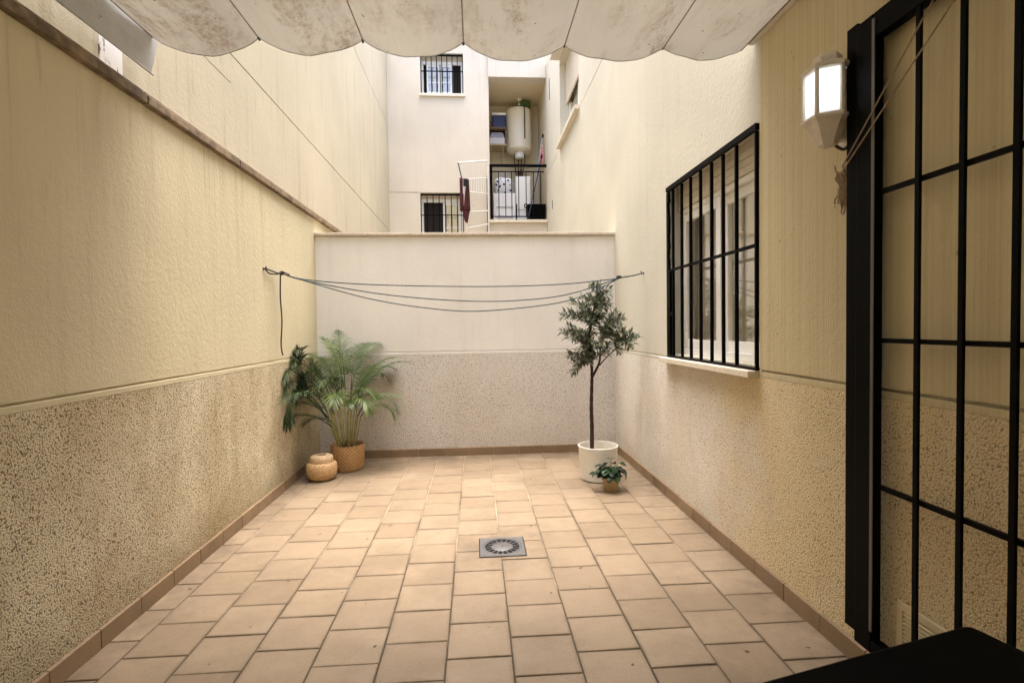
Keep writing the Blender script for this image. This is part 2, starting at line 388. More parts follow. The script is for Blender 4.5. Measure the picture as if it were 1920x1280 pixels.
# back boundary wall
bw = thing('boundary_wall', 'low end wall across the patio with pale thin coping and roughcast base', 'wall', (0, YB, 0))
MB().box(XL, YB+.012, 0, XR, YB+.15, 2.262).build('wall_core', MT['back_plaster'], bw)
MB().box(XL, YB, GR1, XR, YB+.012, 2.262).build('plaster_face', MT['back_plaster'], bw)
MB().box(XL+.005, YB-.004, DADO, XR-.005, YB+.012, GR0).build('smooth_band', MT['back_plaster'], bw, bevel=.003)
MB().box(XL+.004, YB-.003, 0, XR-.004, YB+.012, DADO).build('roughcast_base', MT['back_dado'], bw)
for i in range(6):
    a = XL + .004 + i * (XR - XL - .008) / 6; b = XL + .004 + (i+1) * (XR - XL - .008) / 6
    MB().box(a + .0015, YB-.032, 2.274, b - .0015, YB+.18, 2.30).box(a + .004, YB-.018, 2.263, b - .004, YB+.17, 2.274).build('coping_stone', MT['coping_light'], bw, bevel=.003)

# house on the right (with the facade behind the viewer)
house = thing('house', 'cream rendered house side wall with barred window, streaked near section and roughcast base', 'house', (XR, 3, 0))
WIN = (2.61, 1.105, 3.885, 2.357)      # y0,z0,y1,z1 near window
WIN2 = (7.22, 4.36, 8.80, 5.72)        # upper window beyond the end wall
mb = MB()
for (u0, v0, u1, v1) in cells((Y0, 0), (YF-.004, TOP), [WIN, WIN2]): mb.box(XR+.012, u0, v0, XR+.20, u1, v1)
mb.build('wall_core', MT['right_plaster'], house)
mb = MB()
for (u0, v0, u1, v1) in cells((2.612, GR1), (YF-.004, TOP), [(WIN[0]-.01, WIN[1]-.02, WIN[2], WIN[3]), WIN2, (YB+.2, 4.318, YF, 4.330)]): mb.box(XR, u0, v0, XR+.012, u1, v1)
mb.build('plaster_face', MT['right_plaster'], house)
MB().box(XR-.006, Y0, GR1, XR+.012, 2.607, TOP).build('streaked_plaster_face', MT['near_plaster'], house, bevel=.003)
mb = MB()
MB().box(XR-.005, Y0, DADO, XR+.012, 2.609, GR0).build('smooth_band', MT['near_plaster'], house, bevel=.003)
MB().box(XR-.0045, 3.941, DADO, XR+.012, YB, GR0).build('smooth_band', MT['right_plaster'], house, bevel=.003)
mb = MB()
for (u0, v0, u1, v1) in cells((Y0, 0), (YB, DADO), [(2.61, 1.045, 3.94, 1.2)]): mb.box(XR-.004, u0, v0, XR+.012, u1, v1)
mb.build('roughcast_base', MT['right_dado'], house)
# unseen facade with a doorway, put in to block light from behind the viewer
mb = MB()
for (u0, v0, u1, v1) in cells((XL-.04, 0), (XR, TOP), [(-.6, -.1, .5, 2.2)]): mb.box(u0, Y0-.25, v0, u1, Y0-.002, v1)
mb.build('facade_wall', MT['near_plaster'], house)
MB().box(-.6, Y0-.20, 0, .5, Y0-.15, 2.2).build('door', MT['black_wood'], house)
# window: frame, sashes, panes, shutter slats, curtain, sill
win = empty_part('window', house)
fx = XR + .085
f = MB().box(fx, WIN[0]+.001, WIN[1], fx+.06, WIN[0]+.045, 2.175).box(fx, WIN[2]-.045, WIN[1], fx+.06, WIN[2]-.001, 2.175).box(fx, WIN[0]+.045, WIN[1], fx+.06, WIN[2]-.045, WIN[1]+.05).box(fx, WIN[0]+.045, 2.14, fx+.06, WIN[2]-.045, 2.175)
f.build('window_frame', MT['white_frame'], win, bevel=.003)
def sash(parent, y0, y1, x, z0, z1, t=.062, name='window_sash'):
    m_ = MB().box(x, y0, z0, x+.028, y0+t, z1).box(x, y1-t, z0, x+.028, y1, z1).box(x, y0+t, z0, x+.028, y1-t, z0+t).box(x, y0+t, z1-t, x+.028, y1-t, z1)
    o = m_.build(name, MT['white_frame'], parent, bevel=.003)
    MB().box(x+.011, y0+t-.004, z0+t-.004, x+.017, y1-t+.004, z1-t+.004).build('window_pane', MT['glass'], parent)
    return o
sash(win, 3.235, 3.838, fx+.004, WIN[1]+.052, 2.138)
sash(win, 2.657, 3.262, fx+.034, WIN[1]+.052, 2.138)
for k in range(4):
    MB().box(fx-.012+.004*(k%2), WIN[0]+.002, 2.177+.045*k, fx+.05, WIN[2]-.002, 2.177+.045*(k+1)-.003).build('shutter_slat', MT['cream_frame'], win, bevel=.004)
MB().box(XR-.065, 2.615, 1.045, XR+.10, 3.935, 1.082).build('window_sill', MT['sill'], win, bevel=.004)
MB().box(XR+.02, 2.613, 1.082, XR+.12, 3.884, 1.104).build('sill_step', MT['white_frame'], win, bevel=.003)
ny, nz = 90, 2; mb = MB(); vs = []; fs = []
for i in range(ny+1):
    yy = 2.62 + 1.26 * i / ny; xx = XR + .182 + .016 * math.sin(i * .62 + 1.3 * math.sin(i * .13))
    vs += [(xx, yy, 1.08), (xx, yy, 2.2)]
for i in range(ny): fs.append((2*i, 2*i+2, 2*i+3, 2*i+1))
mb.add(vs, fs).build('curtain', MT['curtain'], win, smooth=True, angle=180)
rm = MB(); rm.box(XR+.24, 2.3, .8, XR+1.6, 4.2, 2.7)
ro = rm.build('room_interior', MT['room'], win)
# upper window beyond the end wall
w2 = empty_part('window', house)
MB().box(XR+.165, WIN2[0]+.002, WIN2[1]+.002, XR+.185, WIN2[2]-.002, WIN2[3]-.002).build('window_pane', MT['glass'], w2)
MB().box(XR+.15, WIN2[0]+.001, WIN2[1]+.001, XR+.2, WIN2[0]+.07, 5.05).box(XR+.15, WIN2[2]-.07, WIN2[1]+.001, XR+.2, WIN2[2]-.001, 5.05).box(XR+.15, WIN2[0]+.07, WIN2[1]+.001, XR+.2, WIN2[2]-.07, WIN2[1]+.07).box(XR+.15, 7.95, WIN2[1]+.07, XR+.198, 8.03, 5.05).build('window_frame', MT['white_frame'], w2, bevel=.004)
for k in range(12):
    MB().box(XR+.10, WIN2[0]+.003, 5.04+.056*k, XR+.125, WIN2[2]-.003, 5.04+.056*(k+1)-.004).build('shutter_slat', MT['cream_frame'], w2)
MB().box(XR-.07, WIN2[0]-.04, WIN2[1]-.055, XR+.14, WIN2[2]+.04, WIN2[1]-.002).build('window_sill', MT['sill'], w2, bevel=.005)
MB().box(XR+.21, WIN2[0]-.2, WIN2[1]-.2, XR+.9, WIN2[2]+.2, WIN2[3]+.2).build('room_interior', MT['room'], w2)
MB().add([(XR-.001, 8.25, 5.98),(XR-.17, 8.25, 5.80),(XR-.17, 8.25, 5.74),(XR-.001, 8.25, 5.74),(XR-.001, 8.75, 5.98),(XR-.17, 8.75, 5.80),(XR-.17, 8.75, 5.74),(XR-.001, 8.75, 5.74)],
         [(0,1,2,3),(7,6,5,4),(0,4,5,1),(1,5,6,2),(2,6,7,3),(3,7,4,0)]).build('awning_box', MT['cream_frame'], w2)
for (yy, z0, z1) in ((9.98, 5.85, 6.03), (9.95, 5.62, 5.82), (9.75, 3.52, 3.68)):
    MB().box(XR-.004, yy, z0, XR+.006, yy+.05, z1).build('vent_slot', MT['void'], house)
# window grille
gr = empty_part('window_grille', house); gx = XR - .012
MB().box(gx-.012, WIN[0]+.003, WIN[3]-.036, gx+.012, WIN[2]-.003, WIN[3]-.004).build('grille_top_rail', MT['black_iron'], gr)
MB().box(gx-.012, WIN[0]+.003, 1.084, gx+.012, WIN[2]-.003, 1.098).build('grille_bottom_rail', MT['black_iron'], gr)
MB().box(gx-.006, WIN[0]+.003, 1.723, gx+.006, WIN[2]-.003, 1.741).build('grille_middle_rail', MT['black_iron'], gr)
jag = MB(); zz = 1.10; prev = .05
while zz < WIN[3]-.045:
    h_ = random.uniform(.02, .05); w_ = .062 if zz < 1.72 else random.uniform(.022, .045)
    jag.box(gx-.008, WIN[2]-.003-w_, zz, gx+.010, WIN[2]-.003, min(zz+h_, WIN[3]-.043)); zz += h_
jag.build('grille_plate', MT['black_iron'], gr)
MB().box(gx-.006, 3.765, 1.395, gx+.006, 3.822, 1.425).build('grille_latch', MT['black_iron'], gr)
proto = None
for yy in (3.765, 3.605, 3.45, 3.295, 3.14, 2.985, 2.83, 2.622):
    b_ = MB().box(gx-.009, yy-.0068, 1.098, gx+.009, yy+.0068, WIN[3]-.043)
    o = b_.build('grille_bar', MT['black_iron'], gr); o.rotation_euler = (random.uniform(-.0015,.0015), 0, 0)

# neighbour building on the left: three plaster lifts with open joints
nb = thing('neighbour_building', 'tall streaked cream building wall rising above the dark coping on the left', 'building', (XL-.05, 5, 0))
MB().box(XL-.40, Y0-.25, 0, XL-.066, YF+.2, 6.95).build('wall_core', MT['neighbour_plaster'], nb)
for z0, z1 in ((2.0, 3.236), (3.246, 5.30), (5.31, 6.95)):
    MB().box(XL-.066, Y0, z0, XL-.051, YF-.003, z1).build('plaster_lift', MT['neighbour_plaster'], nb)
MB().box(XL-.066, 3.40, 3.036, XL-.050, 3.78, 3.040).build('crack', MT['coping'], nb)
pm = plain('white_patch', (.80,.80,.80), .8, var=.06)
m_, nt_, p_ = newmat('speckled_patch'); T_ = NT(nt_); v_ = T_.pos()
T_.link(T_.mix(T_.ramp(T_.noise(T_.mapping(v_, (1,2.2,.8)), 16, 5, .7), .58, .64), (.86,.86,.87), (.12,.10,.09)), p_.inputs['Base Color'])
MB().box(XL-.052, 2.488, 2.503, XL-.045, 2.64, 2.66).build('repair_patch', m_, nb)

# skirting tiles
def skirt(parent, p, q, n0, step, inward, off=0.0):
    p, q = Vector(p), Vector(q); L = (q - p).length; d = (q - p) / L; n_ = Vector(inward); t = off
    while t < L - .02:
        a, b = max(t, 0) + .0015, min(t + step, L) - .0015; t += step
        if b - a < .02: continue
        h = .083 + random.uniform(-.001, .001); th = .0115 + random.uniform(-.001, .0015)
        A, B = p + d * a, p + d * b
        vs = [A + n_*-.003, B + n_*-.003, B + n_*th, A + n_*th]
        lo = [Vector((v.x, v.y, -.004)) for v in vs]; hi = [Vector((v.x, v.y, h)) for v in vs]
        hi[2].z -= .003; hi[3].z -= .003
        m = MB().add(lo + hi, [(0,1,2,3),(7,6,5,4),(4,5,1,0),(5,6,2,1),(6,7,3,2),(7,4,0,3)])
        m.build('skirting_tile', MT['skirting'], parent, bevel=.002)
skirt(lw, (XL+.004, .6, 0), (XL+.004, YB-.018, 0), 0, .267, (1,0,0), off=-.19)
skirt(house, (XR-.005, 1.62, 0), (XR-.005, YB-.018, 0), 0, .262, (-1,0,0), off=-.03)
skirt(bw, (XL+.02, YB-.004, 0), (XR-.02, YB-.004, 0), 0, .26, (0,-1,0), off=-.06)

# ------------------------------------------------------------------ far apartment building
ap = thing('apartment_building', 'pale apartment facade beyond the end wall with barred windows and open balcony', 'building', (0, YF, 0))
FW = (-1.01, 5.925, -.17, 6.715); LW = (-1.055, 3.05, -.20, 3.995); REC = (.325, 3.46, XR-.002, 6.262); REC2 = (.325, 6.74, XR-.002, 8.4)
mb = MB()
for (u0, v0, u1, v1) in cells((XL-.05, 0), (XR-.002, TOPF), [FW, LW, REC, REC2]): mb.box(u0, YF, v0, u1, YF+.22, v1)
mb.build('facade_wall', MT['far_plaster'], ap)
mb = MB(); mb.box(.2, YF+1.34, 3.2, XR+.2, YF+1.5, TOPF); mb.box(.2, YF+.22, 3.2, .30, YF+1.34, TOPF); mb.box(XR-.002+.004, YF+.002, 3.2, XR+.2, YF+1.34, TOPF)
mb.build('balcony_recess', MT['recess_plaster'], ap)
MB().box(.30, YF+.22, 6.262, XR+.002, YF+1.34, 6.40).build('balcony_ceiling', MT['recess_plaster'], ap)
MB().box(.318, YF-.05, 6.255, XR-.003, YF-.002, 6.715).build('balcony_parapet', MT['far_plaster'], ap, bevel=.004)
MB().box(.30, YF-.065, 6.716, XR-.003, YF+.1, 6.745).build('parapet_coping', MT['coping_light'], ap)
MB().box(.27, YF-.06, 3.405, XR-.002, YF+.2, 3.458).box(.30, YF+.2, 3.30, XR, YF+1.34, 3.458).build('balcony_slab', MT['sill'], ap)
def far_window(hole, sash_split, dark, tag_side, bars):
    x0, z0, x1, z1 = hole; yw = YF + .12
    wn_ = empty_part('window', ap)
    MB().box(x0+.001, yw, z0+.001, x0+.05, yw+.05, z1-.10).box(x1-.05, yw, z0+.001, x1-.001, yw+.05, z1-.10).box(x0+.05, yw, z0+.001, x1-.05, yw+.05, z0+.05).box(x0+.05, yw, z1-.16, x1-.05, yw+.05, z1-.10).build('window_frame', MT['white_frame'], wn_, bevel=.003)
    MB().box(x0+.001, yw-.02, z1-.10, x1-.001, yw+.05, z1-.001).build('shutter_box', MT['cream_frame'], wn_)
    for (a, b) in sash_split:
        MB().box(a, yw+.01, z0+.05, a+.05, yw+.04, z1-.16).box(b-.05, yw+.01, z0+.05, b, yw+.04, z1-.16).box(a+.05, yw+.01, z1-.21, b-.05, yw+.04, z1-.16).box(a+.05, yw+.01, z0+.05, b-.05, yw+.04, z0+.10).box(a+.05, yw+.014, z0+.27, b-.05, yw+.036, z0+.295).build('window_sash', MT['white_frame'], wn_)
        MB().box(a+.048, yw+.022, z0+.098, b-.048, yw+.027, z1-.208).build('window_pane', MT['glass'], wn_)
        vs = []; fs = []; n_ = 30
        for i in range(n_+1): vs += [(a+.05+(b-a-.1)*i/n_, yw+.09+.012*math.sin(i*1.1), z0+.06), (a+.05+(b-a-.1)*i/n_, yw+.09+.012*math.sin(i*1.1), z1-.17)]
        MB().add(vs, [(2*i, 2*i+2, 2*i+3, 2*i+1) for i in range(n_)]).build('curtain', MT['curtain'], wn_)
    MB().box(x0-.1, yw+.12, z0-.1, x1+.1, yw+.14, z1+.05).build('dark_interior', MT['dark_room'], wn_)
    MB().box(x0-.03, YF-.045, z0-.055, x1+.03, YF+.119, z0-.002).build('window_sill', MT['sill'], wn_, bevel=.004)
    g = empty_part('window_grille', ap); yg = YF + .015
    MB().box(x0+.002, yg-.008, z1-.05, x1-.002, yg+.008, z1-.02).build('grille_top_rail', MT['black_iron'], g)
    MB().box(x0+.002, yg-.006, z0+.40*(z1-z0)+.12, x1-.002, yg+.006, z0+.40*(z1-z0)+.138).build('grille_middle_rail', MT['black_iron'], g)
    for i in range(bars+1):
        xx = x0 + .012 + (x1-x0-.024) * i / bars
        MB().box(xx-.008, yg-.008, z0+.002, xx+.008, yg+.008, z1-.05).build('grille_bar', MT['black_iron'], g)
far_window(FW, [(-.91, -.62), (-.64, -.38)], None, 0, 8)
far_window(LW, [(-.62, -.26)], None, 0, 7)
for z0, x0, x1 in ((3.998, XL-.04, -1.056),):
    MB().box(x0, YF-.003, z0, x1, YF+.004, z0+.008).build('render_joint', MT['coping'], ap)
# balcony railing
rl = empty_part('balcony_railing', ap); yr = YF + .03
MB().box(.318, yr-.03, 3.46, .375, yr+.03, 4.52).build('railing_post', MT['black_iron'], rl)
MB().box(.318, yr-.03, 4.521, XR-.004, yr+.03, 4.565).build('hand_rail', MT['black_iron'], rl)
MB().box(.376, yr-.01, 4.415, XR-.05, yr+.01, 4.435).build('railing_rail', MT['black_iron'], rl)
MB().box(.376, yr-.01, 3.525, XR-.05, yr+.01, 3.545).build('railing_rail', MT['black_iron'], rl)
for xx in (.50, .635, .76, .90, 1.05, 1.20, 1.345):
    MB().box(xx-.008, yr-.008, 3.546, xx+.008, yr+.008, 4.414).build('railing_bar', MT['black_iron'], rl)
MB().box(.835, yr-.012, 3.46, .86, yr+.012, 3.78).build('railing_foot', MT['black_iron'], rl)

# balcony things
yb_ = YF + 1.34
wh = thing('water_heater', 'cream cylindrical water heater hung on the balcony back wall', 'water heater', (1.01, YF+1.06, 5.0))
MB().lathe([(.02,5.10),(.20,5.115),(.245,5.15),(.275,5.19),(.275,6.0),(.262,6.04),(.20,6.06),(.02,6.065)], (1.01, YF+1.06, 0), 36).build('tank', plain('heater_enamel', (.80,.75,.60), .3), wh, smooth=True)
MB().lathe([(.03,4.985),(.10,5.0),(.105,5.09),(.10,5.112)], (1.01, YF+1.0, 0), 20).build('control_cap', MT['white_frame'], wh, smooth=True)
MB().box(1.10, YF+.785, 5.36, 1.125, YF+.81, 6.05).build('strap', MT['dark_rope'], wh)
mbp = MB()
for dx in (-.11, -.02, .05, .12):
    mbp.tube([(1.01+dx, YF+1.04, 5.10), (1.01+dx, YF+1.06, 4.92), (1.01+dx*.6, YF+1.18, 4.72), (1.0+dx*.5, YF+1.28, 4.30)], .012, 6)
mbp.build('pipes', MT['dark_rope'], wh)
hs = thing('garden_hose', 'coiled dark green hose lying on top of the water heater', 'hose', (1.12, YF+1.06, 6.07))
pts = [(1.12 + .14*math.cos(t*.35), YF+1.0 + .10*math.sin(t*.35), 6.085 + .0022*t) for t in range(60)]
MB().tube(pts, .018, 6).build('coil', plain('hose_green', (.06,.13,.03), .5), hs, smooth=True)
sh = thing('wall_shelf', 'two tier brown wooden shelf unit left of the water heater', 'shelf', (.52, YF+1.2, 5.2))
wood = plain('shelf_wood', (.20,.115,.06), .6, var=.2)
MB().box(.315, YF+.86, 5.585, .73, YF+1.33, 5.62).build('shelf_board', wood, sh)
MB().box(.315, YF+.86, 5.235, .73, YF+1.33, 5.265).build('shelf_board', plain('shelf_cream', (.52,.42,.27), .6), sh)
MB().box(.315, YF+.87, 5.266, .345, YF+1.33, 5.584).build('side_panel', wood, sh); MB().box(.70, YF+.87, 5.266, .728, YF+1.33, 5.584).build('side_panel', wood, sh)
MB().bar((.40, YF+.9, 5.234), (.40, YF+1.33, 5.0), .02).build('bracket', MT['cream_frame'], sh); MB().bar((.65, YF+.9, 5.234), (.65, YF+1.33, 5.0), .02).build('bracket', MT['cream_frame'], sh)
cb = thing('cool_box', 'navy blue cool box with white lid on top of the shelf', 'cool box', (.56, YF+1.08, 5.62))
MB().box(.43, YF+.93, 5.621, .71, YF+1.26, 5.90).build('body', plain('navy', (.012,.015,.10), .4), cb, bevel=.015)
MB().box(.415, YF+.92, 5.901, .725, YF+1.27, 5.955).build('lid', MT['white_frame'], cb, bevel=.012)
MB().tube([(.45, YF+1.1, 5.95), (.47, YF+1.1, 5.985), (.67, YF+1.1, 5.985), (.69, YF+1.1, 5.95)], .01, 6).build('handle', MT['white_frame'], cb)
bx = thing('storage_box', 'white plastic storage box with grey lid on the lower shelf', 'box', (.52, YF+1.05, 5.265))
MB().box(.36, YF+.90, 5.266, .69, YF+1.25, 5.41).build('body', plain('white_plastic', (.70,.70,.70), .4), bx, bevel=.01)
MB().add([(.365,YF+.905,5.411),(.685,YF+.905,5.411),(.685,YF+1.25,5.411),(.365,YF+1.25,5.411),(.40,YF+.96,5.545),(.655,YF+.96,5.545),(.655,YF+1.22,5.545),(.40,YF+1.22,5.545)],
         [(0,3,2,1),(4,5,6,7),(0,1,5,4),(1,2,6,5),(2,3,7,6),(3,0,4,7)]).build('lid', plain('grey_lid', (.40,.42,.50), .4), bx, bevel=.012)
cl = thing('ceiling_lamp', 'small white bulb holder under the balcony ceiling', 'lamp', (1.02, YF+.95, 6.26))
MB().lathe([(.05,6.261),(.05,6.235),(.022,6.225),(.022,6.18),(.032,6.15),(.03,6.12),(.012,6.10)], (1.02, YF+.95, 0), 16).build('bulb_holder', MT['white_frame'], cl, smooth=True)
wm = thing('washing_machine', 'white front loading machine behind the railing bars, below the dotted bag', 'washing machine', (.63, YF+.45, 3.46))
MB().box(.40, YF+.26, 3.46, .85, YF+.72, 4.06).build('body', plain('white_enamel', (.80,.80,.82), .3), wm, bevel=.012)
MB().box(.46, YF+.245, 3.545, .80, YF+.259, 3.57).build('kick_line', plain('grey_trim', (.40,.41,.44), .4), wm); MB().box(.46, YF+.245, 3.765, .80, YF+.259, 3.785).build('drawer_line', bpy.data.materials['grey_trim'], wm)
fr_ = thing('fridge', 'tall white cabinet standing right of the washing machine on the balcony', 'cabinet', (1.0, YF+.5, 3.46))
MB().box(.87, YF+.40, 3.46, 1.18, YF+.85, 4.44).build('body', bpy.data.materials['white_enamel'], fr_, bevel=.012); MB().box(.89, YF+.388, 3.75, 1.16, YF+.399, 4.40).build('door', MT['white_frame'], fr_, bevel=.006)
m_, nt_, p_ = newmat('dotted_cloth'); T_ = NT(nt_); v_ = T_.pos(True)
T_.link(T_.mix(T_.ramp(T_.voro(v_, 13), .26, .34, 1, 0), (.66,.68,.74), (.02,.03,.10)), p_.inputs['Base Color']); p_.inputs['Roughness'].default_value = .8
bg_ = thing('laundry_bag', 'white cloth bag with navy blotches on top of the washing machine', 'bag', (.61, YF+.45, 4.06))
def lumpy(c, s, n=14, m2=9, seed=1, pw=.55):
    rr = random.Random(seed); vs = []; fs = []
    for i in range(m2+1):
        ph = -math.pi/2 + math.pi*i/m2
        for j in range(n):
            th = 2*math.pi*j/n; sg = lambda t: math.copysign(abs(t)**pw, t); k = 1 + rr.uniform(-.06,.06)
            vs.append((c[0]+s[0]*sg(math.cos(ph))*sg(math.cos(th))*k, c[1]+s[1]*sg(math.cos(ph))*sg(math.sin(th))*k, c[2]+s[2]*sg(math.sin(ph))*k))
    for i in range(m2):
        for j in range(n): fs.append((i*n+j, i*n+(j+1)%n, (i+1)*n+(j+1)%n, (i+1)*n+j))
    return MB().add(vs, fs)
lumpy((.615, YF+.44, 4.235), (.20,.15,.17)).build('cloth', m_, bg_, smooth=True, angle=180)
MB().tube([(.52,YF+.40,4.38),(.55,YF+.40,4.46),(.62,YF+.40,4.48),(.68,YF+.40,4.45),(.70,YF+.40,4.38)], .012, 6).build('handle', plain('grey_strap', (.35,.37,.42), .7), bg_)
pl = thing('potted_plant', 'small withered dark plant on top of the white balcony cabinet', 'plant', (.98, YF+.55, 4.44))
MB().lathe([(.05,4.441),(.07,4.50),(.065,4.50)], (.98,YF+.55,0), 14).build('pot', plain('dark_pot', (.09,.05,.035), .7), pl)
mbl = MB(); rr = random.Random(3)
for i in range(60):
    a = rr.uniform(0, 6.28); e = rr.uniform(-.5, 1.2); L = rr.uniform(.05,.13); b0 = Vector((.98+rr.uniform(-.04,.04), YF+.55, 4.50+rr.uniform(0,.05))); d = Vector((math.cos(a)*math.cos(e), math.sin(a)*math.cos(e), math.sin(e))); s_ = d.cross(Vector((0,0,1))).normalized()*.013
    mbl.add([b0, b0+d*L*.5+s_, b0+d*L, b0+d*L*.5-s_], [(0,1,2,3)])
mbl.build('foliage', plain('withered', (.10,.055,.045), .7), pl)
bk = thing('black_basin', 'black plastic tub on the balcony floor in the right corner', 'tub', (1.26, YF+.25, 3.46))
MB().add([(1.11,YF+.12,3.461),(1.42,YF+.12,3.461),(1.42,YF+.45,3.461),(1.11,YF+.45,3.461),(1.075,YF+.09,3.80),(1.452,YF+.09,3.80),(1.452,YF+.48,3.80),(1.075,YF+.48,3.80),(1.10,YF+.115,3.80),(1.43,YF+.115,3.80),(1.43,YF+.455,3.80),(1.10,YF+.455,3.80),(1.13,YF+.14,3.50),(1.40,YF+.14,3.50),(1.40,YF+.43,3.50),(1.13,YF+.43,3.50)],
         [(0,3,2,1),(0,1,5,4),(1,2,6,5),(2,3,7,6),(3,0,4,7),(4,5,9,8),(5,6,10,9),(6,7,11,10),(7,4,8,11),(8,9,13,12),(9,10,14,13),(10,11,15,14),(11,8,12,15),(12,13,14,15)]).build('tub', MT['black_wood'], bk, bevel=.006)
MB().tube([(1.07,YF+.1,3.80),(1.02,YF+.1,3.79),(1.02,YF+.1,3.74),(1.075,YF+.1,3.72)], .014, 6).build('handle', MT['black_wood'], bk)
for nm, lab, a, b, r_, mt_, hd_ in (('broom', 'dark handled broom leaning across the balcony railing', (1.08,YF+.06,3.47), (1.375,YF+.11,4.72), .011, plain('navy_stick', (.03,.035,.07), .5), None),
                              ('broom', 'slim grey-blue stick leaning beside the dark broom on the balcony', (1.125,YF+.14,3.47), (1.43,YF+.30,5.20), .010, plain('blue_stick', (.33,.38,.50), .4), None)):
    t_ = thing(nm, lab, 'broom', a)
    MB().tube([a, b], r_, 8).build('handle', mt_, t_)
    d_ = (Vector(b) - Vector(a)).normalized()
    MB().tube([Vector(b), Vector(b) + d_*.07], .017, 8).build('grip', MT['black_wood'], t_)
    MB().tube([Vector(a), Vector(a) + d_*.10], [.03,.016], 8).build('head', MT['dark_rope'], t_)
mp = thing('mop', 'pink stringy mop head hanging on the balcony side wall', 'mop', (1.415, YF+.35, 4.68))
mbm = MB(); rr = random.Random(5)
for i in range(26):
    a = (1.405+rr.uniform(-.03,.03), YF+.32+rr.uniform(-.04,.04), 4.98+rr.uniform(-.04,.02)); mbm.tube([a, (a[0]+rr.uniform(-.02,.02), a[1]+rr.uniform(-.02,.02), 4.85), (a[0]+rr.uniform(-.03,.025), a[1], 4.68+rr.uniform(0,.05))], .011, 5)
mbm.build('strings', plain('pink_yarn', (.62,.30,.27), .9, var=.3), mp)
MB().tube([(1.41, YF+.32, 4.97), (1.41,YF+.32,5.06)], .02, 8).build('head', MT['white_frame'], mp)

# clothes airer on the facade and a towel on it
ar = thing('clothes_airer', 'white folding wire clothes airer fixed to the facade left of the balcony', 'clothes airer', (0, YF-.3, 3.3))
yA, yC = YF-.50, YF-.10
aw = plain('airer_wire', (.74,.74,.72), .35)
MB().tube([(-.285,yA,4.43),(.285,yC,4.60)], .015, 8).build('top_bar', aw, ar)
MB().tube([(-.285,yA,4.43),(-.225,yA,4.15)], .012, 6).build('end_bar', MT['dark_rope'], ar)
MB().tube([(-.18,yA,4.12),(.285,yC,4.27)], .010, 6).build('upper_rail', aw, ar); MB().tube([(-.18,yA,3.90),(.285,yC,3.95)], .010, 6).build('lower_rail', aw, ar)
for i in range(11):
    t = i/10; MB().tube([(-.18+.465*t, yA+(yC-yA)*t, 4.12+.15*t), (-.18+.465*t, yA+(yC-yA)*t, 3.90+.05*t)], .006, 5).build('rod', aw, ar)
MB().tube([(-.13,yA,3.51),(.27,yC,3.62)], .012, 6).build('lower_bar', aw, ar); MB().tube([(-.16,yA,3.20),(.27,yC,3.36)], .012, 6).build('foot_bar', aw, ar)
MB().tube([(.285,yC,4.60),(.285,yC,3.15)], .013, 6).build('upright', aw, ar); MB().tube([(.262,yC,4.3),(.262,yC,3.15)], .008, 6).build('upright', MT['dark_rope'], ar); MB().tube([(-.18,yA,4.12),(-.15,yA,3.15)], .012, 6).build('upright', aw, ar)
tw = thing('towel', 'dark red towel draped over the left end of the white airer', 'towel', (-.17, YF-.5, 3.3))
red = plain('maroon', (.06,.010,.013), .95, var=.3, bump=.4, scale=40)
def cloth(pts_top, pts_bot, y, n=8, amp=.012, seed=0):
    vs = []; fs = []; m3 = 10
    for i in range(n+1):
        for j in range(m3+1):
            t, s_ = i/n, j/m3
            x_ = (pts_top[0][0]*(1-t)+pts_top[1][0]*t)*(1-s_) + (pts_bot[0][0]*(1-t)+pts_bot[1][0]*t)*s_
            z_ = (pts_top[0][1]*(1-t)+pts_top[1][1]*t)*(1-s_) + (pts_bot[0][1]*(1-t)+pts_bot[1][1]*t)*s_
            vs.append((x_, y + amp*math.sin(t*9+seed+s_*2), z_))
    for i in range(n):
        for j in range(m3): fs.append((i*(m3+1)+j, (i+1)*(m3+1)+j, (i+1)*(m3+1)+j+1, i*(m3+1)+j+1))
    return vs, fs
mbt = MB(); mbt.add(*cloth([(-.265,4.14),(-.20,4.14)], [(-.255,3.52),(-.21,3.50)], yA-.03)); mbt.add(*cloth([(-.125,4.12),(-.085,4.12)], [(-.20,3.50),(-.075,3.52)], yA-.02, seed=2)); mbt.add(*cloth([(-.20,3.50),(-.075,3.52)], [(-.17,3.32),(-.135,3.30)], yA-.02, seed=2))
o_ = mbt.build('cloth', red, tw, smooth=True, angle=180); sm = o_.modifiers.new('thickness','SOLIDIFY'); sm.thickness = .012
MB().box(-.195, yA-.05, 3.98, -.115, yA-.02, 4.125).build('folded_edge', plain('black_cloth', (.012,.008,.010), .9), tw, bevel=.008)

# ------------------------------------------------------------------ awning
aw_ = thing('awning', 'stained off-white canvas awning sagging in scallops between cords overhead', 'awning', (0, 2.72, 2.77))
nodes = [-1.560, -1.052, -.545, -.040, .480, 1.000, 1.425]; YA0, YA1 = 0.45, 2.72  # rear edge is unseen, placed to set how much light reaches the near floor
vs = []; fs = []; NU = 14; xs = []; rr = random.Random(11)
for i in range(len(nodes)-1):
    for k in range(NU): xs.append((i, k/NU))
xs.append((len(nodes)-2, 1.0)); NY = 64
sagv = [.088,.088,.088,.086,.084,.062]
def zawn(i, t, yy):
    s_ = 4*t*(1-t); s_ = s_ ** .92
    return 2.778 - (sagv[i] + .007*math.sin(yy*3.1+i*2)) * s_ + .003*math.sin(yy*9+i*3+t*7)*s_ + .004*math.sin(yy*2.2+i) + s_*(.0022*math.sin(t*23+yy*1.3+i*2.1) + .0028*math.sin(t*11+yy*4.1+i*1.3))
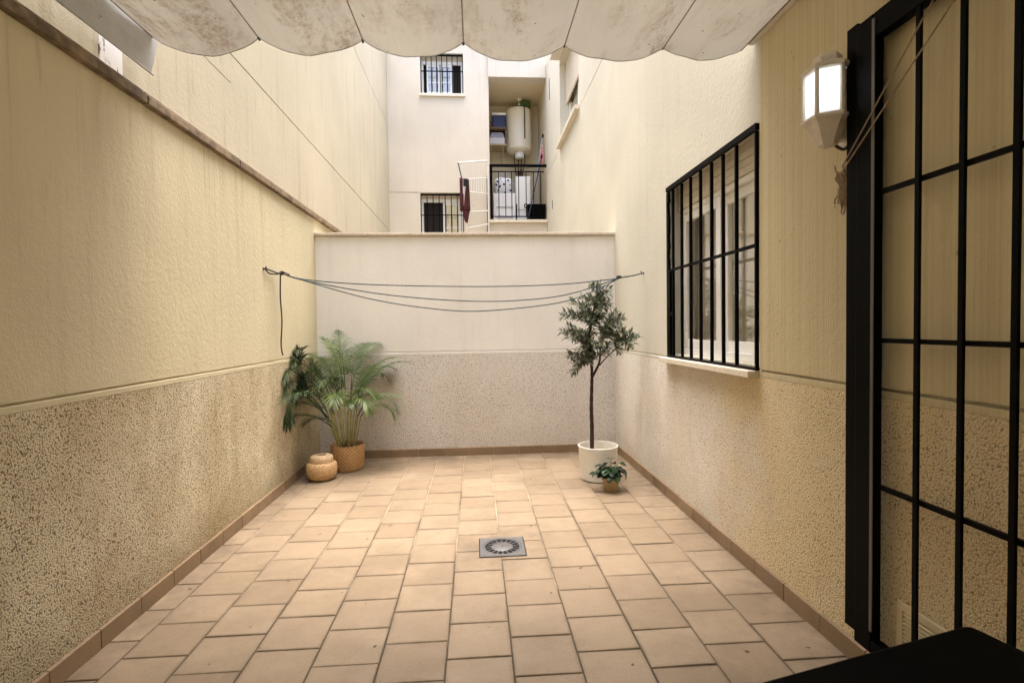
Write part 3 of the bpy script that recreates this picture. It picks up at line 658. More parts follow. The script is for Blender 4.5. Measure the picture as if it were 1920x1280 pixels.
for j in range(NY+1):
    for (i, t) in xs:
        yy = YA0 + (YA1-YA0)*j/NY
        vs.append((nodes[i]*(1-t)+nodes[i+1]*t, yy - .012*4*t*(1-t)*(j == NY), zawn(i, t, yy)))
W_ = len(xs)
for j in range(NY):
    for i in range(W_-1): fs.append((j*W_+i, j*W_+i+1, (j+1)*W_+i+1, (j+1)*W_+i))
can = MB().add(vs, fs).build('canvas', MT['canvas'], aw_, smooth=True, angle=180)
hem = [Vector(v) + Vector((0,-.002,-.001)) for v in vs[NY*W_:(NY+1)*W_]]
MB().tube(hem, .0022, 6).build('front_hem', MT['canvas'], aw_, smooth=True)
seam = plain('seam', (.24,.185,.13), .9)
for nx in nodes[1:-1]:
    MB().tube([(nx, Y0+.002, 2.785), (nx, YA0, 2.776)], .003, 6).build('cord', seam, aw_)
for i, nx in enumerate(nodes):
    zc = lambda yy: 2.778 + .004*math.sin(yy*2.2+min(i, len(nodes)-2)) - .004
    MB().tube([(nx, YA0 + (YA1-YA0)*k/24, zc(YA0 + (YA1-YA0)*k/24)) for k in range(25)], .0028, 6).build('cord', seam, aw_)
    if 0 < i < len(nodes)-1: MB().tube([(nx, YA1-.012, 2.776), (nx, YA1+.006, 2.774)], .006, 8).build('cord_end', MT['dark_rope'], aw_)
# side flap on the left
vs = []; fs = []; n1, n2 = 40, 5
for i in range(n1+1):
    for j in range(n2+1):
        yy = YA0 + (2.76-YA0)*i/n1; t = j/n2
        vs.append((-1.562 - .018*t + .006*math.sin(yy*7+t*2), yy - .03*t*(i == n1), 2.776 - .172*t + .004*math.sin(yy*5)*t))
for i in range(n1):
    for j in range(n2): fs.append((i*(n2+1)+j, i*(n2+1)+j+1, (i+1)*(n2+1)+j+1, (i+1)*(n2+1)+j))
MB().add(vs, fs).build('side_flap', MT['flap'], aw_, smooth=True, angle=180)
MB().tube([(-1.581, YA0, 2.604), (-1.581, 2.75, 2.604)], .005, 6).build('flap_hem', MT['canvas'], aw_)
MB().box(1.432, Y0+.02, 2.765, XR-.008, 2.66, 2.812).box(1.424, Y0+.02, 2.775, 1.432, 2.66, 2.783).build('side_rail', plain('rail_white', (.66,.62,.54), .5, var=.12, scale=20), aw_, bevel=.003)

# ------------------------------------------------------------------ clothesline
def catmull(P, n=10):
    P = [Vector(p) for p in P]; out = []
    for i in range(len(P)-1):
        p0, p1, p2, p3 = P[max(i-1,0)], P[i], P[i+1], P[min(i+2,len(P)-1)]
        for k in range(n):
            t = k/n; out.append(.5*((2*p1)+(p2-p0)*t+(2*p0-5*p1+4*p2-p3)*t*t+(3*p1-p0-3*p2+p3)*t**3))
    return out + [P[-1]]
ln = thing('clothesline', 'thin dark blue clothesline of three sagging strands stretched across the patio', 'clothesline', (-1.60, 4.35, 1.79))
Yc = 4.35; KL = (-1.562, Yc, 1.787); KR = (1.208, Yc, 1.722)
MB().tube(catmull([KL, (-1.361,Yc,1.732), (-.831,Yc,1.688), (.039,Yc,1.665), (.708,Yc,1.677), KR]), .0052, 6).build('strand', MT['line'], ln, smooth=True)
MB().tube(catmull([KL, (-1.37,Yc+.01,1.724), (-.78,Yc+.01,1.613), (-.183,Yc+.01,1.553), (.30,Yc+.01,1.545), (.76,Yc+.01,1.59), KR]), .0052, 6).build('strand', MT['line'], ln, smooth=True)
MB().tube(catmull([KL, (-1.36,Yc-.01,1.718), (-.87,Yc-.01,1.575), (-.402,Yc-.01,1.492), (.036,Yc-.01,1.462), (.661,Yc-.01,1.517), (.98,Yc-.01,1.612), KR]), .0052, 6).build('strand', MT['line'], ln, smooth=True)
MB().tube(catmull([KR, (1.33,4.41,1.745), (1.455,4.478,1.775)]), .0042, 6).tube(catmull([(1.20,Yc+.008,1.735), (1.33,4.415,1.75), (1.455,4.478,1.779)]), .0035, 6).build('end_loop', MT['line'], ln)
MB().tube(catmull([(-1.595,4.114,1.795), (-1.588,4.18,1.768), (-1.575,4.28,1.772), KL]), .006, 6).tube(catmull([(-1.595,4.114,1.80), (-1.582,4.2,1.79), (-1.57,4.30,1.783), KL]), .006, 6).build('end_loop', MT['dark_rope'], ln)
lumpy((-1.555, Yc, 1.787), (.022,.014,.017), seed=4, pw=.9).tube(catmull([(-1.55,Yc-.012,1.80),(-1.52,Yc-.015,1.785),(-1.49,Yc-.01,1.772)]), .006, 6).build('knot', MT['dark_rope'], ln)
lumpy((1.21, Yc, 1.735), (.024,.014,.013), seed=6, pw=.9).build('knot', MT['dark_rope'], ln)
MB().tube(catmull([(-1.566,Yc,1.785), (-1.572,Yc,1.60), (-1.565,Yc,1.40), (-1.576,Yc,1.22), (-1.570,Yc,1.15), (-1.562,Yc,1.125)]), .0058, 6).build('loose_tail', MT['dark_rope'], ln, smooth=True)
for (x_, y_, z_, s_, wh_) in ((XL, 4.114, 1.795, 1, 'left'), (XR, 4.481, 1.777, -1, 'right')):
    hk = thing('wall_hook', 'small dark iron hook on the %s wall holding the clothesline loop' % wh_, 'hook', (x_, y_, z_), 'hooks for the clothesline')
    MB().tube([(x_ - s_*.01, y_, z_), (x_ + s_*.014, y_, z_), (x_ + s_*.022, y_, z_+.006), (x_ + s_*.024, y_, z_+.02)], .0045, 6).build('hook', MT['dark_rope'], hk)
    MB().tube([(x_ - s_*.004, y_, z_), (x_ + s_*.003, y_, z_)], .012, 10).build('rose', MT['dark_rope'], hk)

# ------------------------------------------------------------------ floor drain
dr = thing('floor_drain', 'square grey metal floor drain with a ring of black slots set in the tiles', 'drain', ((DR[0]+DR[2])/2, (DR[1]+DR[3])/2, 0))
cx, cy = (DR[0]+DR[2])/2, (DR[1]+DR[3])/2; hw = .133
MB().box(DR[0]-.004, DR[1]-.004, -.03, DR[2]+.004, DR[3]+.004, -.0046).build('pan', MT['void'], dr)
# plate: square outside, round hole
n = 48; vs = []; fs = []
def sq(a):
    c_, s_ = math.cos(a), math.sin(a); k = hw / max(abs(c_), abs(s_)); return (cx + c_*k, cy + s_*k)
for i in range(n):
    a = 2*math.pi*i/n; q = sq(a); vs += [(q[0], q[1], .003), (cx + .118*math.cos(a), cy + .118*math.sin(a), .003), (q[0], q[1], -.004), (cx + .118*math.cos(a), cy + .118*math.sin(a), -.004)]
for i in range(n):
    j = (i+1) % n; fs += [(4*i, 4*j, 4*j+1, 4*i+1), (4*i+2, 4*j+2, 4*j, 4*i), (4*i+1, 4*j+1, 4*j+3, 4*i+3)]
MB().add(vs, fs).build('plate', MT['steel'], dr)
# round grate: rim ring, hub, 18 spokes
def ring(r0, r1, z1, z0, n=48):
    vs = []; fs = []
    for i in range(n):
        a = 2*math.pi*i/n; c_, s_ = math.cos(a), math.sin(a)
        vs += [(cx+r0*c_, cy+r0*s_, z1), (cx+r1*c_, cy+r1*s_, z1), (cx+r0*c_, cy+r0*s_, z0), (cx+r1*c_, cy+r1*s_, z0)]
    for i in range(n):
        j = (i+1) % n; fs += [(4*i, 4*i+1, 4*j+1, 4*j), (4*i+1, 4*i+3, 4*j+3, 4*j+1), (4*i+2, 4*i, 4*j, 4*j+2)]
    return MB().add(vs, fs)
ring(.1055, .1155, .0025, -.004).build('grate_rim', MT['steel'], dr, smooth=True)
MB().lathe([(.064,-.004),(.064,.0015),(.062,.0028),(.004,.0028)], (cx,cy,0), 40).build('grate_hub', MT['steel'], dr, smooth=True)
for i in range(18):
    a = 2*math.pi*(i+.5)/18; MB().bar((cx+.062*math.cos(a), cy+.062*math.sin(a), -.001), (cx+.107*math.cos(a), cy+.107*math.sin(a), -.001), .006, .005).build('grate_spoke', MT['steel'], dr)
MB().lathe([(.006,.0028),(.006,.0045),(.002,.005)], (cx,cy,0), 12).build('screw', MT['dark_rope'], dr)

# ------------------------------------------------------------------ woven vase, basket, pots
vz = thing('woven_vase', 'squat pale woven bamboo lidded vase on the floor by the left skirting', 'vase', (-1.385, 4.715, 0))
bam = weave_mat('bamboo', (.58,.36,.17), (.72,.50,.27), 230, 230)
o_ = MB().lathe([(.0,.0),(.085,.001),(.092,.006),(.118,.03),(.130,.06),(.133,.10),(.130,.132),(.122,.148),(.108,.156),(.094,.157)], (-1.385,4.715,0), 40, False).build('body', bam, vz, smooth=True)
pale = weave_mat('pale_bamboo', (.66,.47,.27), (.80,.62,.40), 260, 260)
MB().lathe([(.090,.150),(.096,.158),(.098,.170),(.098,.196),(.092,.208),(.078,.216),(.046,.2195),(.041,.216),(.040,.19)], (-1.385,4.715,0), 40, False).build('lid', pale, vz, smooth=True)
MB().lathe([(.001,.192),(.0395,.192)], (-1.385,4.715,0), 24, False).build('lid_hollow', plain('hollow', (.05,.03,.02), .9), vz)
BX, BY = -1.235, 5.035
bs = thing('woven_basket', 'round brown woven planter basket holding the palm in the corner', 'basket', (BX, BY, 0))
MB().lathe([(.0,.001),(.132,.001),(.142,.008),(.150,.03),(.155,.10),(.156,.232),(.154,.240),(.149,.241),(.147,.23),(.146,.19)], (BX,BY,0), 44, False).build('body', weave_mat('basket_weave', (.42,.235,.10), (.62,.40,.19), 185, 185), bs, smooth=True)
MB().lathe([(.001,.195),(.147,.193)], (BX,BY,0), 24, False).build('soil', plain('soil', (.028,.018,.012), .95, bump=.8, scale=60), bs)
PXc, PYc = 1.040, 4.445
wp = thing('white_pot', 'large matt white cylindrical planter holding the olive tree', 'pot', (PXc, PYc, 0))
MB().lathe([(.0,.008),(.145,.008),(.148,.0085),(.158,.10),(.168,.27),(.1725,.288),(.173,.293),(.170,.296),(.162,.296),(.160,.29),(.158,.20)], (PXc,PYc,0), 56, False).build('body', plain('white_ceramic', (.80,.78,.73), .5, var=.03), wp, smooth=True)
MB().lathe([(.001,.0015),(.135,.0015),(.135,.009)], (PXc,PYc,0), 40, False).build('foot', MT['void'], wp)
MB().lathe([(.001,.215),(.159,.212)], (PXc,PYc,0), 24, False).build('filling', plain('pot_filling', (.32,.28,.20), .9, bump=.5, scale=60), wp)
SX, SY = 1.062, 4.105
sp_ = thing('small_pot', 'small ochre pot in front of the big white planter', 'pot', (SX, SY, 0))
MB().lathe([(.0,.001),(.052,.001),(.054,.004),(.061,.06),(.067,.094),(.072,.096),(.0725,.110),(.068,.111),(.066,.10),(.064,.085)], (SX,SY,0), 36, False).build('body', plain('ochre', (.34,.25,.115), .5, var=.08), sp_, smooth=True)
MB().lathe([(.001,.09),(.0655,.09)], (SX,SY,0), 20, False).build('soil', bpy.data.materials['soil'], sp_)

# ------------------------------------------------------------------ palm
palm = thing('palm_plant', 'feathery green areca palm leaning into the left corner from the woven basket', 'plant', (BX, BY, .195))
leafA = leaf_mat('palm_leaf', (.042,.080,.014), (.125,.185,.048), 7, .42, .25)
leafB = leaf_mat('palm_leaf_dark', (.016,.034,.010), (.055,.095,.028), 7, .55, .15)
leafC = leaf_mat('palm_leaf_bluish', (.065,.11,.045), (.15,.21,.11), 7, .38, .2)
stemM = leaf_mat('palm_stem', (.24,.24,.08), (.42,.38,.17), 12, .5, .0)
stemD = leaf_mat('palm_stem_base', (.10,.055,.02), (.22,.14,.05), 14, .6, .0)
def clampv(v):
    v.x = max(v.x, XL + .012); v.y = min(v.y, YB - .012); v.z = max(v.z, .03); return v
def frond(base, az, L, e0, bend, ln_, n_, mat, wdt=.0050, hang=.35, start=.22, seed=0, slen=.35, keel=.25):
    rr = random.Random(seed); K = 26; p = Vector(base); e = e0; pts = [p.copy()]; azz = az
    for k in range(K):
        t = k / K
        d = Vector((math.cos(azz)*math.cos(e), math.sin(azz)*math.cos(e), math.sin(e)))
        p = clampv(p + d * L / K); pts.append(p.copy()); e -= bend / K * (.35 + 1.3 * t); azz += rr.uniform(-.02,.02)
    mb = MB(); mb.tube(pts, [.0055*(1-.8*i/K)+.0008 for i in range(K+1)], 5)
    for k in range(n_):
        t = start + (1-start) * k / (n_-1); ii = min(int(t*K), K-1); fr = t*K - ii; P = pts[ii].lerp(pts[ii+1], fr)
        tg = (pts[ii+1]-pts[ii]); tg = tg.normalized() if tg.length > 1e-6 else Vector((0,0,1))
        side = tg.cross(Vector((0,0,1))); side = side.normalized() if side.length > .1 else Vector((math.sin(az), -math.cos(az), 0)); upv = side.cross(tg)
        q = (t-start)/(1-start); l0 = ln_ * (.45 + .75*math.sin(math.pi*min(1, .12+.80*q))) * (1-.35*q**3)
        for sg in (-1, 1):
            l = l0 * rr.uniform(.88, 1.1); a = math.radians(58 - 34*q + rr.uniform(-5,5))
            d = (tg*math.cos(a) + side*sg*math.sin(a) + upv*(keel+rr.uniform(-.08,.08))).normalized()
            wv = d.cross(upv).normalized()*wdt*(.7+.5*rr.random())
            g = Vector((0,0,-1)); ps = []
            for s_ in (0, .3, .65, 1): ps.append(clampv(P + d*l*s_ + g*hang*l*s_*s_))
            ww = (.35, 1.0, .75, .04); vsx = []
            for s_, pw_ in zip(ps, ww): vsx += [s_ - wv*pw_, s_ + wv*pw_]
            mb.add(vsx, [(0,1,3,2),(2,3,5,4),(4,5,7,6)])
    return mb.build('frond', mat, palm, smooth=True, angle=180)
def stem(x, y, top, r, lean):
    pts = [(BX+x, BY+y, .15), (BX+x+lean[0]*.3, BY+y+lean[1]*.3, .15+(top-.15)*.35), (BX+x+lean[0], BY+y+lean[1], top)]
    MB().tube(catmull(pts, 5), [r*(1-.3*i/10) for i in range(11)], 7).build('stem', stemM, palm, smooth=True)
    MB().tube(catmull([pts[0], Vector(pts[0]).lerp(Vector(pts[1]), .55)], 4), r*1.25, 7).build('stem_sheath', stemD, palm, smooth=True)
    return Vector(pts[2])
A = math.pi
specs = [  # stem offset, top, lean ; frond azimuth, length, elevation, bend, leaflet length, material
 ((-.05,.02), .62, (-.05,.03), 2.3, .95, 1.35, 1.25, .17, leafA),
 ((.00,.05), .66, (-.03,.04), 1.9, .85, 1.40, 1.0, .17, leafA),
 ((.03,.04), .68, (.00,.05), 1.3, .78, 1.42, 1.2, .17, leafC),
 ((.02,-.01), .60, (.03,.02), .75, .92, 1.25, 1.7, .17, leafC),
 ((.06,.02), .62, (.05,.02), .35, .80, 1.20, 1.35, .16, leafA),
 ((.07,-.02), .52, (.06,0.), .15, .70, .95, 1.8, .15, leafC),
 ((.08,.01), .48, (.07,-.03), -.25, .60, .90, 2.0, .15, leafA),
 ((.03,-.05), .55, (.03,-.04), -.9, .55, 1.0, 2.2, .15, leafA),
 ((-.02,-.06), .58, (-.02,-.06), -1.6, .62, 1.05, 2.3, .16, leafA),
 ((-.04,-.05), .60, (-.06,-.05), -2.2, .85, 1.08, 2.2, .19, leafC),
 ((-.07,-.02), .62, (-.08,-.05), -2.5, .90, 1.15, 2.0, .19, leafB),
 ((-.06,-.05), .60, (-.09,-.06), -2.35, 1.02, 1.0, 2.1, .19, leafB),
 ((-.08,.00), .62, (-.09,.0), -2.75, .88, 1.20, 2.3, .18, leafB),
 ((-.07,-.05), .50, (-.08,-.08), -2.15, .92, .85, 2.2, .19, leafB),
 ((-.05,-.07), .42, (-.06,-.07), -2.3, .80, .72, 1.9, .18, leafB),
 ((-.03,-.08), .38, (-.04,-.06), -2.55, .48, .85, 1.6, .13, leafC),
 ((.05,.06), .60, (.04,.04), .95, .72, 1.35, 1.2, .16, leafA),
 ((-.01,.02), .70, (-.02,.0), 2.6, .80, 1.40, 1.1, .16, leafA),
 ((.01,-.03), .56, (.01,-.02), -.4, .50, 1.25, 1.9, .14, leafA),
 ((-.03,.0), .58, (-.04,-.02), -1.9, .60, 1.25, 2.4, .16, leafB),
 ((.0,.0), .50, (.02,-.03), -1.2, .42, 1.2, 2.3, .13, leafA),
 ((-.03,.03), .64, (-.05,.02), 2.9, .88, 1.30, 1.5, .16, leafA),
 ((.02,.03), .66, (.02,.04), 1.0, .86, 1.38, 1.6, .17, leafC),
 ((.05,.0), .60, (.06,.01), .55, .95, 1.15, 1.5, .16, leafA),
 ((.06,-.03), .50, (.06,-.02), .0, .74, 1.05, 2.2, .15, leafC),
 ((-.05,-.03), .64, (-.08,-.04), -2.9, .95, 1.2, 2.0, .18, leafC),
 ((-.06,-.06), .56, (-.10,-.08), -2.05, .98, 1.1, 2.4, .19, leafB),
 ((-.08,-.03), .66, (-.10,-.02), -2.6, 1.0, 1.25, 1.9, .19, leafB),
 ((-.07,-.05), .70, (-.10,-.06), -2.45, 1.08, 1.15, 1.8, .20, leafB),
 ((-.06,-.06), .52, (-.09,-.09), -2.0, 1.0, .95, 2.0, .19, leafB),
 ((-.08,-.02), .56, (-.11,-.04), -2.7, .95, 1.0, 2.2, .19, leafB),
 ((-.05,.02), .66, (-.06,.02), 2.75, 1.0, 1.2, 1.7, .17, leafA),
 ((.03,.02), .62, (.04,.03), .9, .95, 1.2, 2.0, .16, leafC),
 ((.02,-.05), .62, (.02,-.04), -.6, .62, 1.3, 2.4, .16, leafA),
]
for i, (off, top, lean, az, L, e0, bend, ll, mt) in enumerate(specs):
    top += random.uniform(-.06,.10); off = (off[0]*.8, off[1]*.8); az += random.uniform(-.18,.18); bend *= random.uniform(.9,1.25); L *= random.uniform(.9,1.1)
    if mt is leafB: bend *= .8
    tp = stem(off[0], off[1], top, random.uniform(.0048,.0078), lean)
    frond(tp, az, L*.73, e0, bend, ll*1.08, 25, mt, seed=100+i, hang=.42 if mt is not leafB else .34)
MB().tube(catmull([(BX-.04, BY, .6), (BX-.05, BY+.02, 1.0), (BX-.075, BY+.03, 1.38)]), [.006*(1-.85*i/20) for i in range(21)], 5).build('spear_leaf', leafA, palm)

# ------------------------------------------------------------------ olive tree
olive = thing('olive_tree', 'slim potted olive tree with grey-green leaves and dark olives', 'tree', (.985, 4.445, .212))
bark = plain('olive_bark', (.045,.026,.016), .9, var=.35, bump=.9, scale=90)
OX, OY = .985, 4.445
TR = [(OX,OY,.20), (OX+.003,OY,.45), (OX,OY+.003,.62), (OX+.005,OY,.80), (OX+.008,OY,.93), (OX,OY,1.08), (OX-.012,OY+.01,1.22), (OX+.015,OY,1.40), (OX+.05,OY,1.55), (OX+.06,OY,1.66)]
trp = catmull(TR, 8); MB().tube(trp, [.0185*(1-.62*min(1, i/len(trp)*1.1))+.0012*math.sin(i*1.7) for i in range(len(trp))], 10).build('trunk', bark, olive, smooth=True)
b2 = catmull([(OX+.010,OY,.885), (OX+.045,OY-.005,.95), (OX+.075,OY-.005,1.02), (OX+.085,OY,1.14), (OX+.13,OY,1.30)], 6)
MB().tube(b2, [.012*(1-.55*i/len(b2)) for i in range(len(b2))], 8).build('branch', bark, olive, smooth=True)
b3 = catmull([(OX+.075,OY-.005,.985), (OX+.13,OY-.01,1.05), (OX+.21,OY-.02,1.12), (OX+.30,OY-.02,1.18)], 6)
MB().tube(b3, [.006*(1-.6*i/len(b3)) for i in range(len(b3))], 6).build('branch', bark, olive, smooth=True)
tips = [(-.02,0,1.66),(.06,.05,1.68),(.13,-.04,1.64),(.16,.05,1.60),(-.10,.02,1.58),(-.12,-.06,1.50),(-.25,.02,1.45),(-.18,.05,1.53),(-.16,-.08,1.40),(-.28,0,1.41),(-.27,.04,1.28),(-.25,-.05,1.24),(-.18,-.10,1.22),(-.21,.06,1.33),
        (-.22,-.02,1.08),(-.17,-.08,1.04),(-.16,.06,.99),(-.19,0.,.93),(-.12,-.05,1.00),(-.06,-.10,1.02),(.20,.03,1.44),(.23,-.05,1.40),(.18,-.10,1.34),(.24,.06,1.32),(.15,.1,1.48),(.32,0.,1.25),(.37,-.02,1.23),(.35,.05,1.17),(.28,-.07,1.15),(.24,.04,1.10),(.14,-.12,1.20),(.05,-.15,1.30),(-.03,-.15,1.20),(.02,-.13,1.45),(.04,.14,1.35),(-.06,.14,1.25),(.10,.13,1.20),(.09,-.1,1.10),(.02,-.11,1.09),(.10,-.12,1.40),(-.05,-.13,1.36),(.07,-.04,1.60),(.17,-.06,1.25),(.13,-.03,1.52),(-.02,-.1,1.54)]
tw_ = MB(); lf = MB(); rr = random.Random(21); olv_spots = []
def leaf(mb, p, d, L, wd, upv):
    s_ = d.cross(upv); s_ = s_.normalized() if s_.length > .05 else d.orthogonal().normalized(); n_ = s_.cross(d).normalized()
    a = p + d*L*.35; b = p + d*L*.72; t = p + d*L + n_*(-L*.06)
    mb.add([p, a - s_*wd + n_*wd*.35, a, a + s_*wd + n_*wd*.35, b - s_*wd*.75 + n_*wd*.2, b, b + s_*wd*.75 + n_*wd*.2, t], [(0,2,1),(0,3,2),(1,2,5,4),(2,3,6,5),(4,5,7),(5,6,7)])
srcs = [p for p in trp if p.z > 1.0] + [p for p in b2 if p.z > 1.0] + list(b3[8:])
tips += [(dx*.62 + rr.uniform(-.05,.05), dy*.8 + rr.uniform(-.07,.07), 1.27 + (zt-1.27)*.7 + rr.uniform(-.05,.05)) for dx, dy, zt in tips]
for (dx, dy, zt) in tips:
    tip = Vector((OX + dx + .03, OY + dy, zt)); cand = sorted(srcs, key=lambda s_: (s_ - tip).length + .6*max(0, s_.z - tip.z + .05))[rr.randint(0, 3)]
    mid = cand.lerp(tip, .5) + Vector((rr.uniform(-.02,.02), rr.uniform(-.02,.02), rr.uniform(-.01,.03)))
    cv = catmull([cand, mid, tip], 9); tw_.tube(cv, [.0028*(1-.7*i/len(cv)) for i in range(len(cv))], 4)
    Lc = (tip - cand).length
    nodes_ = max(12, int(Lc/.0105))
    for k in range(nodes_):
        t = .12 + .88*k/(nodes_-1); ii = min(int(t*(len(cv)-1)), len(cv)-2); P = cv[ii].lerp(cv[ii+1], t*(len(cv)-1)-ii); tg = (cv[ii+1]-cv[ii]).normalized()
        ph = k*1.571 + rr.uniform(-.4,.4); o1 = tg.orthogonal().normalized(); o2 = tg.cross(o1)
        for sg in (0, math.pi):
            if rr.random() < .08: continue
            rad = o1*math.cos(ph+sg) + o2*math.sin(ph+sg); d = (tg*rr.uniform(.35,.95) + rad*rr.uniform(.6,1) + Vector((0,0,rr.uniform(-.15,.3)))).normalized()
            leaf(lf, P, d, rr.uniform(.048,.078), rr.uniform(.0068,.0105), Vector((rr.uniform(-.5,.5), rr.uniform(-.5,.5), 1)).normalized())
    leaf(lf, tip, (tip-mid).normalized(), .05, .006, Vector((0,0,1)))
    olv_spots.append(tip)
tw_.build('twigs', bark, olive)['kind'] = 'stuff'
lo_ = lf.build('foliage', leaf_mat('olive_leaf', (.050,.072,.038), (.26,.295,.21), 26, .5, .15), olive, smooth=True, angle=180); lo_['kind'] = 'stuff'
om = plain('olive_fruit', (.012,.010,.016), .3); fruit = None
for i, tp in enumerate(olv_spots):
    if i % 2 and i % 5 or i > 44: continue
    for q in range(1 if i % 3 else 2):
        c_ = tp + Vector((rr.uniform(-.03,.03), rr.uniform(-.03,.03), rr.uniform(-.03,.02)))
        if fruit is None:
            fruit = lumpy((0,0,0), (.0075,.0075,.0095), 8, 6, pw=1).build('olive', om, None, smooth=True, angle=180); fruit.parent = olive; fruit.location = c_ - olive.location
        else: dup(fruit, c_ - olive.location, olive)

# ------------------------------------------------------------------ small foliage plant
fp = thing('foliage_plant', 'low bushy plant with glossy dark green leaves in the small ochre pot', 'plant', (SX, SY, .09))
lm = [leaf_mat('broad_leaf', (.008,.024,.012), (.022,.055,.028), 20, .3, .1), leaf_mat('broad_leaf_light', (.03,.075,.03), (.06,.13,.06), 20, .3, .15)]
def broad_mesh(mat, nm):
    vs = [(0,0,0)]; fs = []; prof = [(.12,.20),(.3,.42),(.5,.50),(.7,.42),(.86,.24)]
    for t, w_ in prof:
        dz = -.35*t*t
        vs += [(-w_, t, dz+.10*w_*2), (0, t, dz), (w_, t, dz+.10*w_*2)]
    vs.append((0, 1.0, -.42)); fs += [(0,2,1),(0,3,2)]
    for k in range(4):
        b_ = 1+3*k; fs += [(b_,b_+1,b_+4,b_+3),(b_+1,b_+2,b_+5,b_+4)]
    fs += [(13,14,16),(14,15,16)]
    me = bpy.data.meshes.new(nm); me.from_pydata(vs, [], fs); me.materials.append(mat)
    for p_ in me.polygons: p_.use_smooth = True
    return me
bms = [broad_mesh(m_, 'leaf') for m_ in lm]; rr = random.Random(9); stm = MB()
for i in range(84):
    a = rr.uniform(0, 2*math.pi); el = rr.uniform(.1, 1.45); r_ = rr.uniform(.012,.085); top = Vector((SX + math.cos(a)*r_*math.cos(el*.6)*1.15, SY + math.sin(a)*r_*.9, .10 + .035 + .10*rr.random()*math.sin(el)))
    if i < 4: top = Vector((SX - .085 - .012*i, SY-.03+.02*i, .165 - .012*i))
    if i in (4,5,6): top = Vector((SX + .085 + .006*(i-4), SY-.04+.03*(i-4), .175 - .02*(i-4)))
    stm.tube(catmull([(SX+rr.uniform(-.02,.02), SY+rr.uniform(-.02,.02), .09), Vector((SX,SY,.13)).lerp(top, .5) + Vector((0,0,.02)), top], 4), .0015, 4)
    o = bpy.data.objects.new('leaf', bms[0 if rr.random() < .7 else 1]); COL.objects.link(o); o.parent = fp; o.location = top - fp.location
    dirx = Vector((top.x - SX, top.y - SY, 0)); az = math.atan2(dirx.y, dirx.x) - math.pi/2 + rr.uniform(-.5,.5)
    s_ = rr.uniform(.048, .072); o.scale = (s_*.95, s_, s_); o.rotation_euler = (rr.uniform(-.9, .35) if el < 1.1 else rr.uniform(-.3,.5), rr.uniform(-.4,.4), az)
stm.build('stems', lm[1], fp)
tall = catmull([(SX,SY,.10),(SX+.005,SY,.20),(SX+.002,SY-.01,.262)], 6); MB().tube(tall, .0016, 5).build('shoot', lm[1], fp)
for q in (-1, 1):
    o = bpy.data.objects.new('leaf', bms[1]); COL.objects.link(o); o.parent = fp; o.location = Vector(tall[-1]) - fp.location; o.scale = (.032,.042,.03); o.rotation_euler = (.1, 0, q*1.4)

# ------------------------------------------------------------------ wall lantern
LX, LY = XR - .098, 1.955
lt = thing('wall_lantern', 'lit white hexagonal wall lantern beside the black gate', 'lantern', (XR, LY, 2.0))
def hexr(r, z): return [(LX + r*math.cos(R(60*k)+R(0)), LY + r*math.sin(R(60*k)), z) for k in range(6)]
def hexloft(prof, capb=True, capt=True):
    vs = []; fs = []
    for r, z in prof: vs += hexr(r, z)
    for i in range(len(prof)-1):
        for k in range(6): fs.append((i*6+k, i*6+(k+1)%6, (i+1)*6+(k+1)%6, (i+1)*6+k))
    if capb: fs.append(tuple(range(5,-1,-1)))
    if capt: fs.append(tuple((len(prof)-1)*6+k for k in range(6)))
    return MB().add(vs, fs)
# rotate so that one face looks at the patio (-X): corners at 30 deg steps
def hexr(r, z): return [(LX + r*math.cos(R(60*k+30)), LY + r*math.sin(R(60*k+30)), z) for k in range(6)]
def hexface(r, z): return hexr(r, z)
hexloft([(.020,2.004),(.034,2.012),(.050,2.045),(.074,2.088),(.086,2.098),(.093,2.102),(.093,2.112),(.084,2.118)]).build('lantern_base', MT['white_lamp'], lt, bevel=.002)
hexloft([(.084,2.282),(.094,2.286),(.096,2.298),(.082,2.306),(.060,2.316),(.052,2.322),(.052,2.340),(.045,2.352),(.020,2.358)]).build('lantern_roof', MT['white_lamp'], lt, bevel=.002)
cs = hexr(.082, 0)
for k in range(6):
    MB().bar((cs[k][0], cs[k][1], 2.117), (cs[k][0], cs[k][1], 2.284), .011).build('lantern_post', MT['white_lamp'], lt)
ml = bpy.data.materials.new('lit_glass'); ml.use_nodes = True; pb = ml.node_tree.nodes['Principled BSDF']; pb.inputs['Base Color'].default_value = (.8,.85,.9,1); pb.inputs['Roughness'].default_value = .2
pb.inputs['Emission Color'].default_value = (.90,.95,1.0,1); T_ = NT(ml.node_tree); vd = T_.n('ShaderNodeVectorMath', operation='DISTANCE'); T_.link(T_.pos(), vd.inputs[0]); vd.inputs[1].default_value = (LX, LY, 2.235); T_.link(T_.ramp(vd.outputs['Value'], .06, .15, .34, .10), pb.inputs['Emission Strength'])
for k in range(6):
    lit = k in (1, 2, 3)
    a, b = Vector((cs[k][0], cs[k][1], 0)), Vector((cs[(k+1)%6][0], cs[(k+1)%6][1], 0)); c_ = Vector((LX, LY, 0)); a = a.lerp(c_, .06); b = b.lerp(c_, .06); n_ = ((a+b)/2 - c_).normalized()*.003
    e = (b - a).normalized()*.004
    MB().add([a+e+Vector((0,0,2.120)), b-e+Vector((0,0,2.120)), b-e+Vector((0,0,2.280)), a+e+Vector((0,0,2.280)), a+e-n_+Vector((0,0,2.120)), b-e-n_+Vector((0,0,2.120)), b-e-n_+Vector((0,0,2.280)), a+e-n_+Vector((0,0,2.280))],
             [(0,1,2,3),(7,6,5,4),(0,4,5,1),(1,5,6,2),(2,6,7,3),(3,7,4,0)]).build('lantern_pane' if lit else 'lantern_back', ml if lit else MT['white_lamp'], lt)
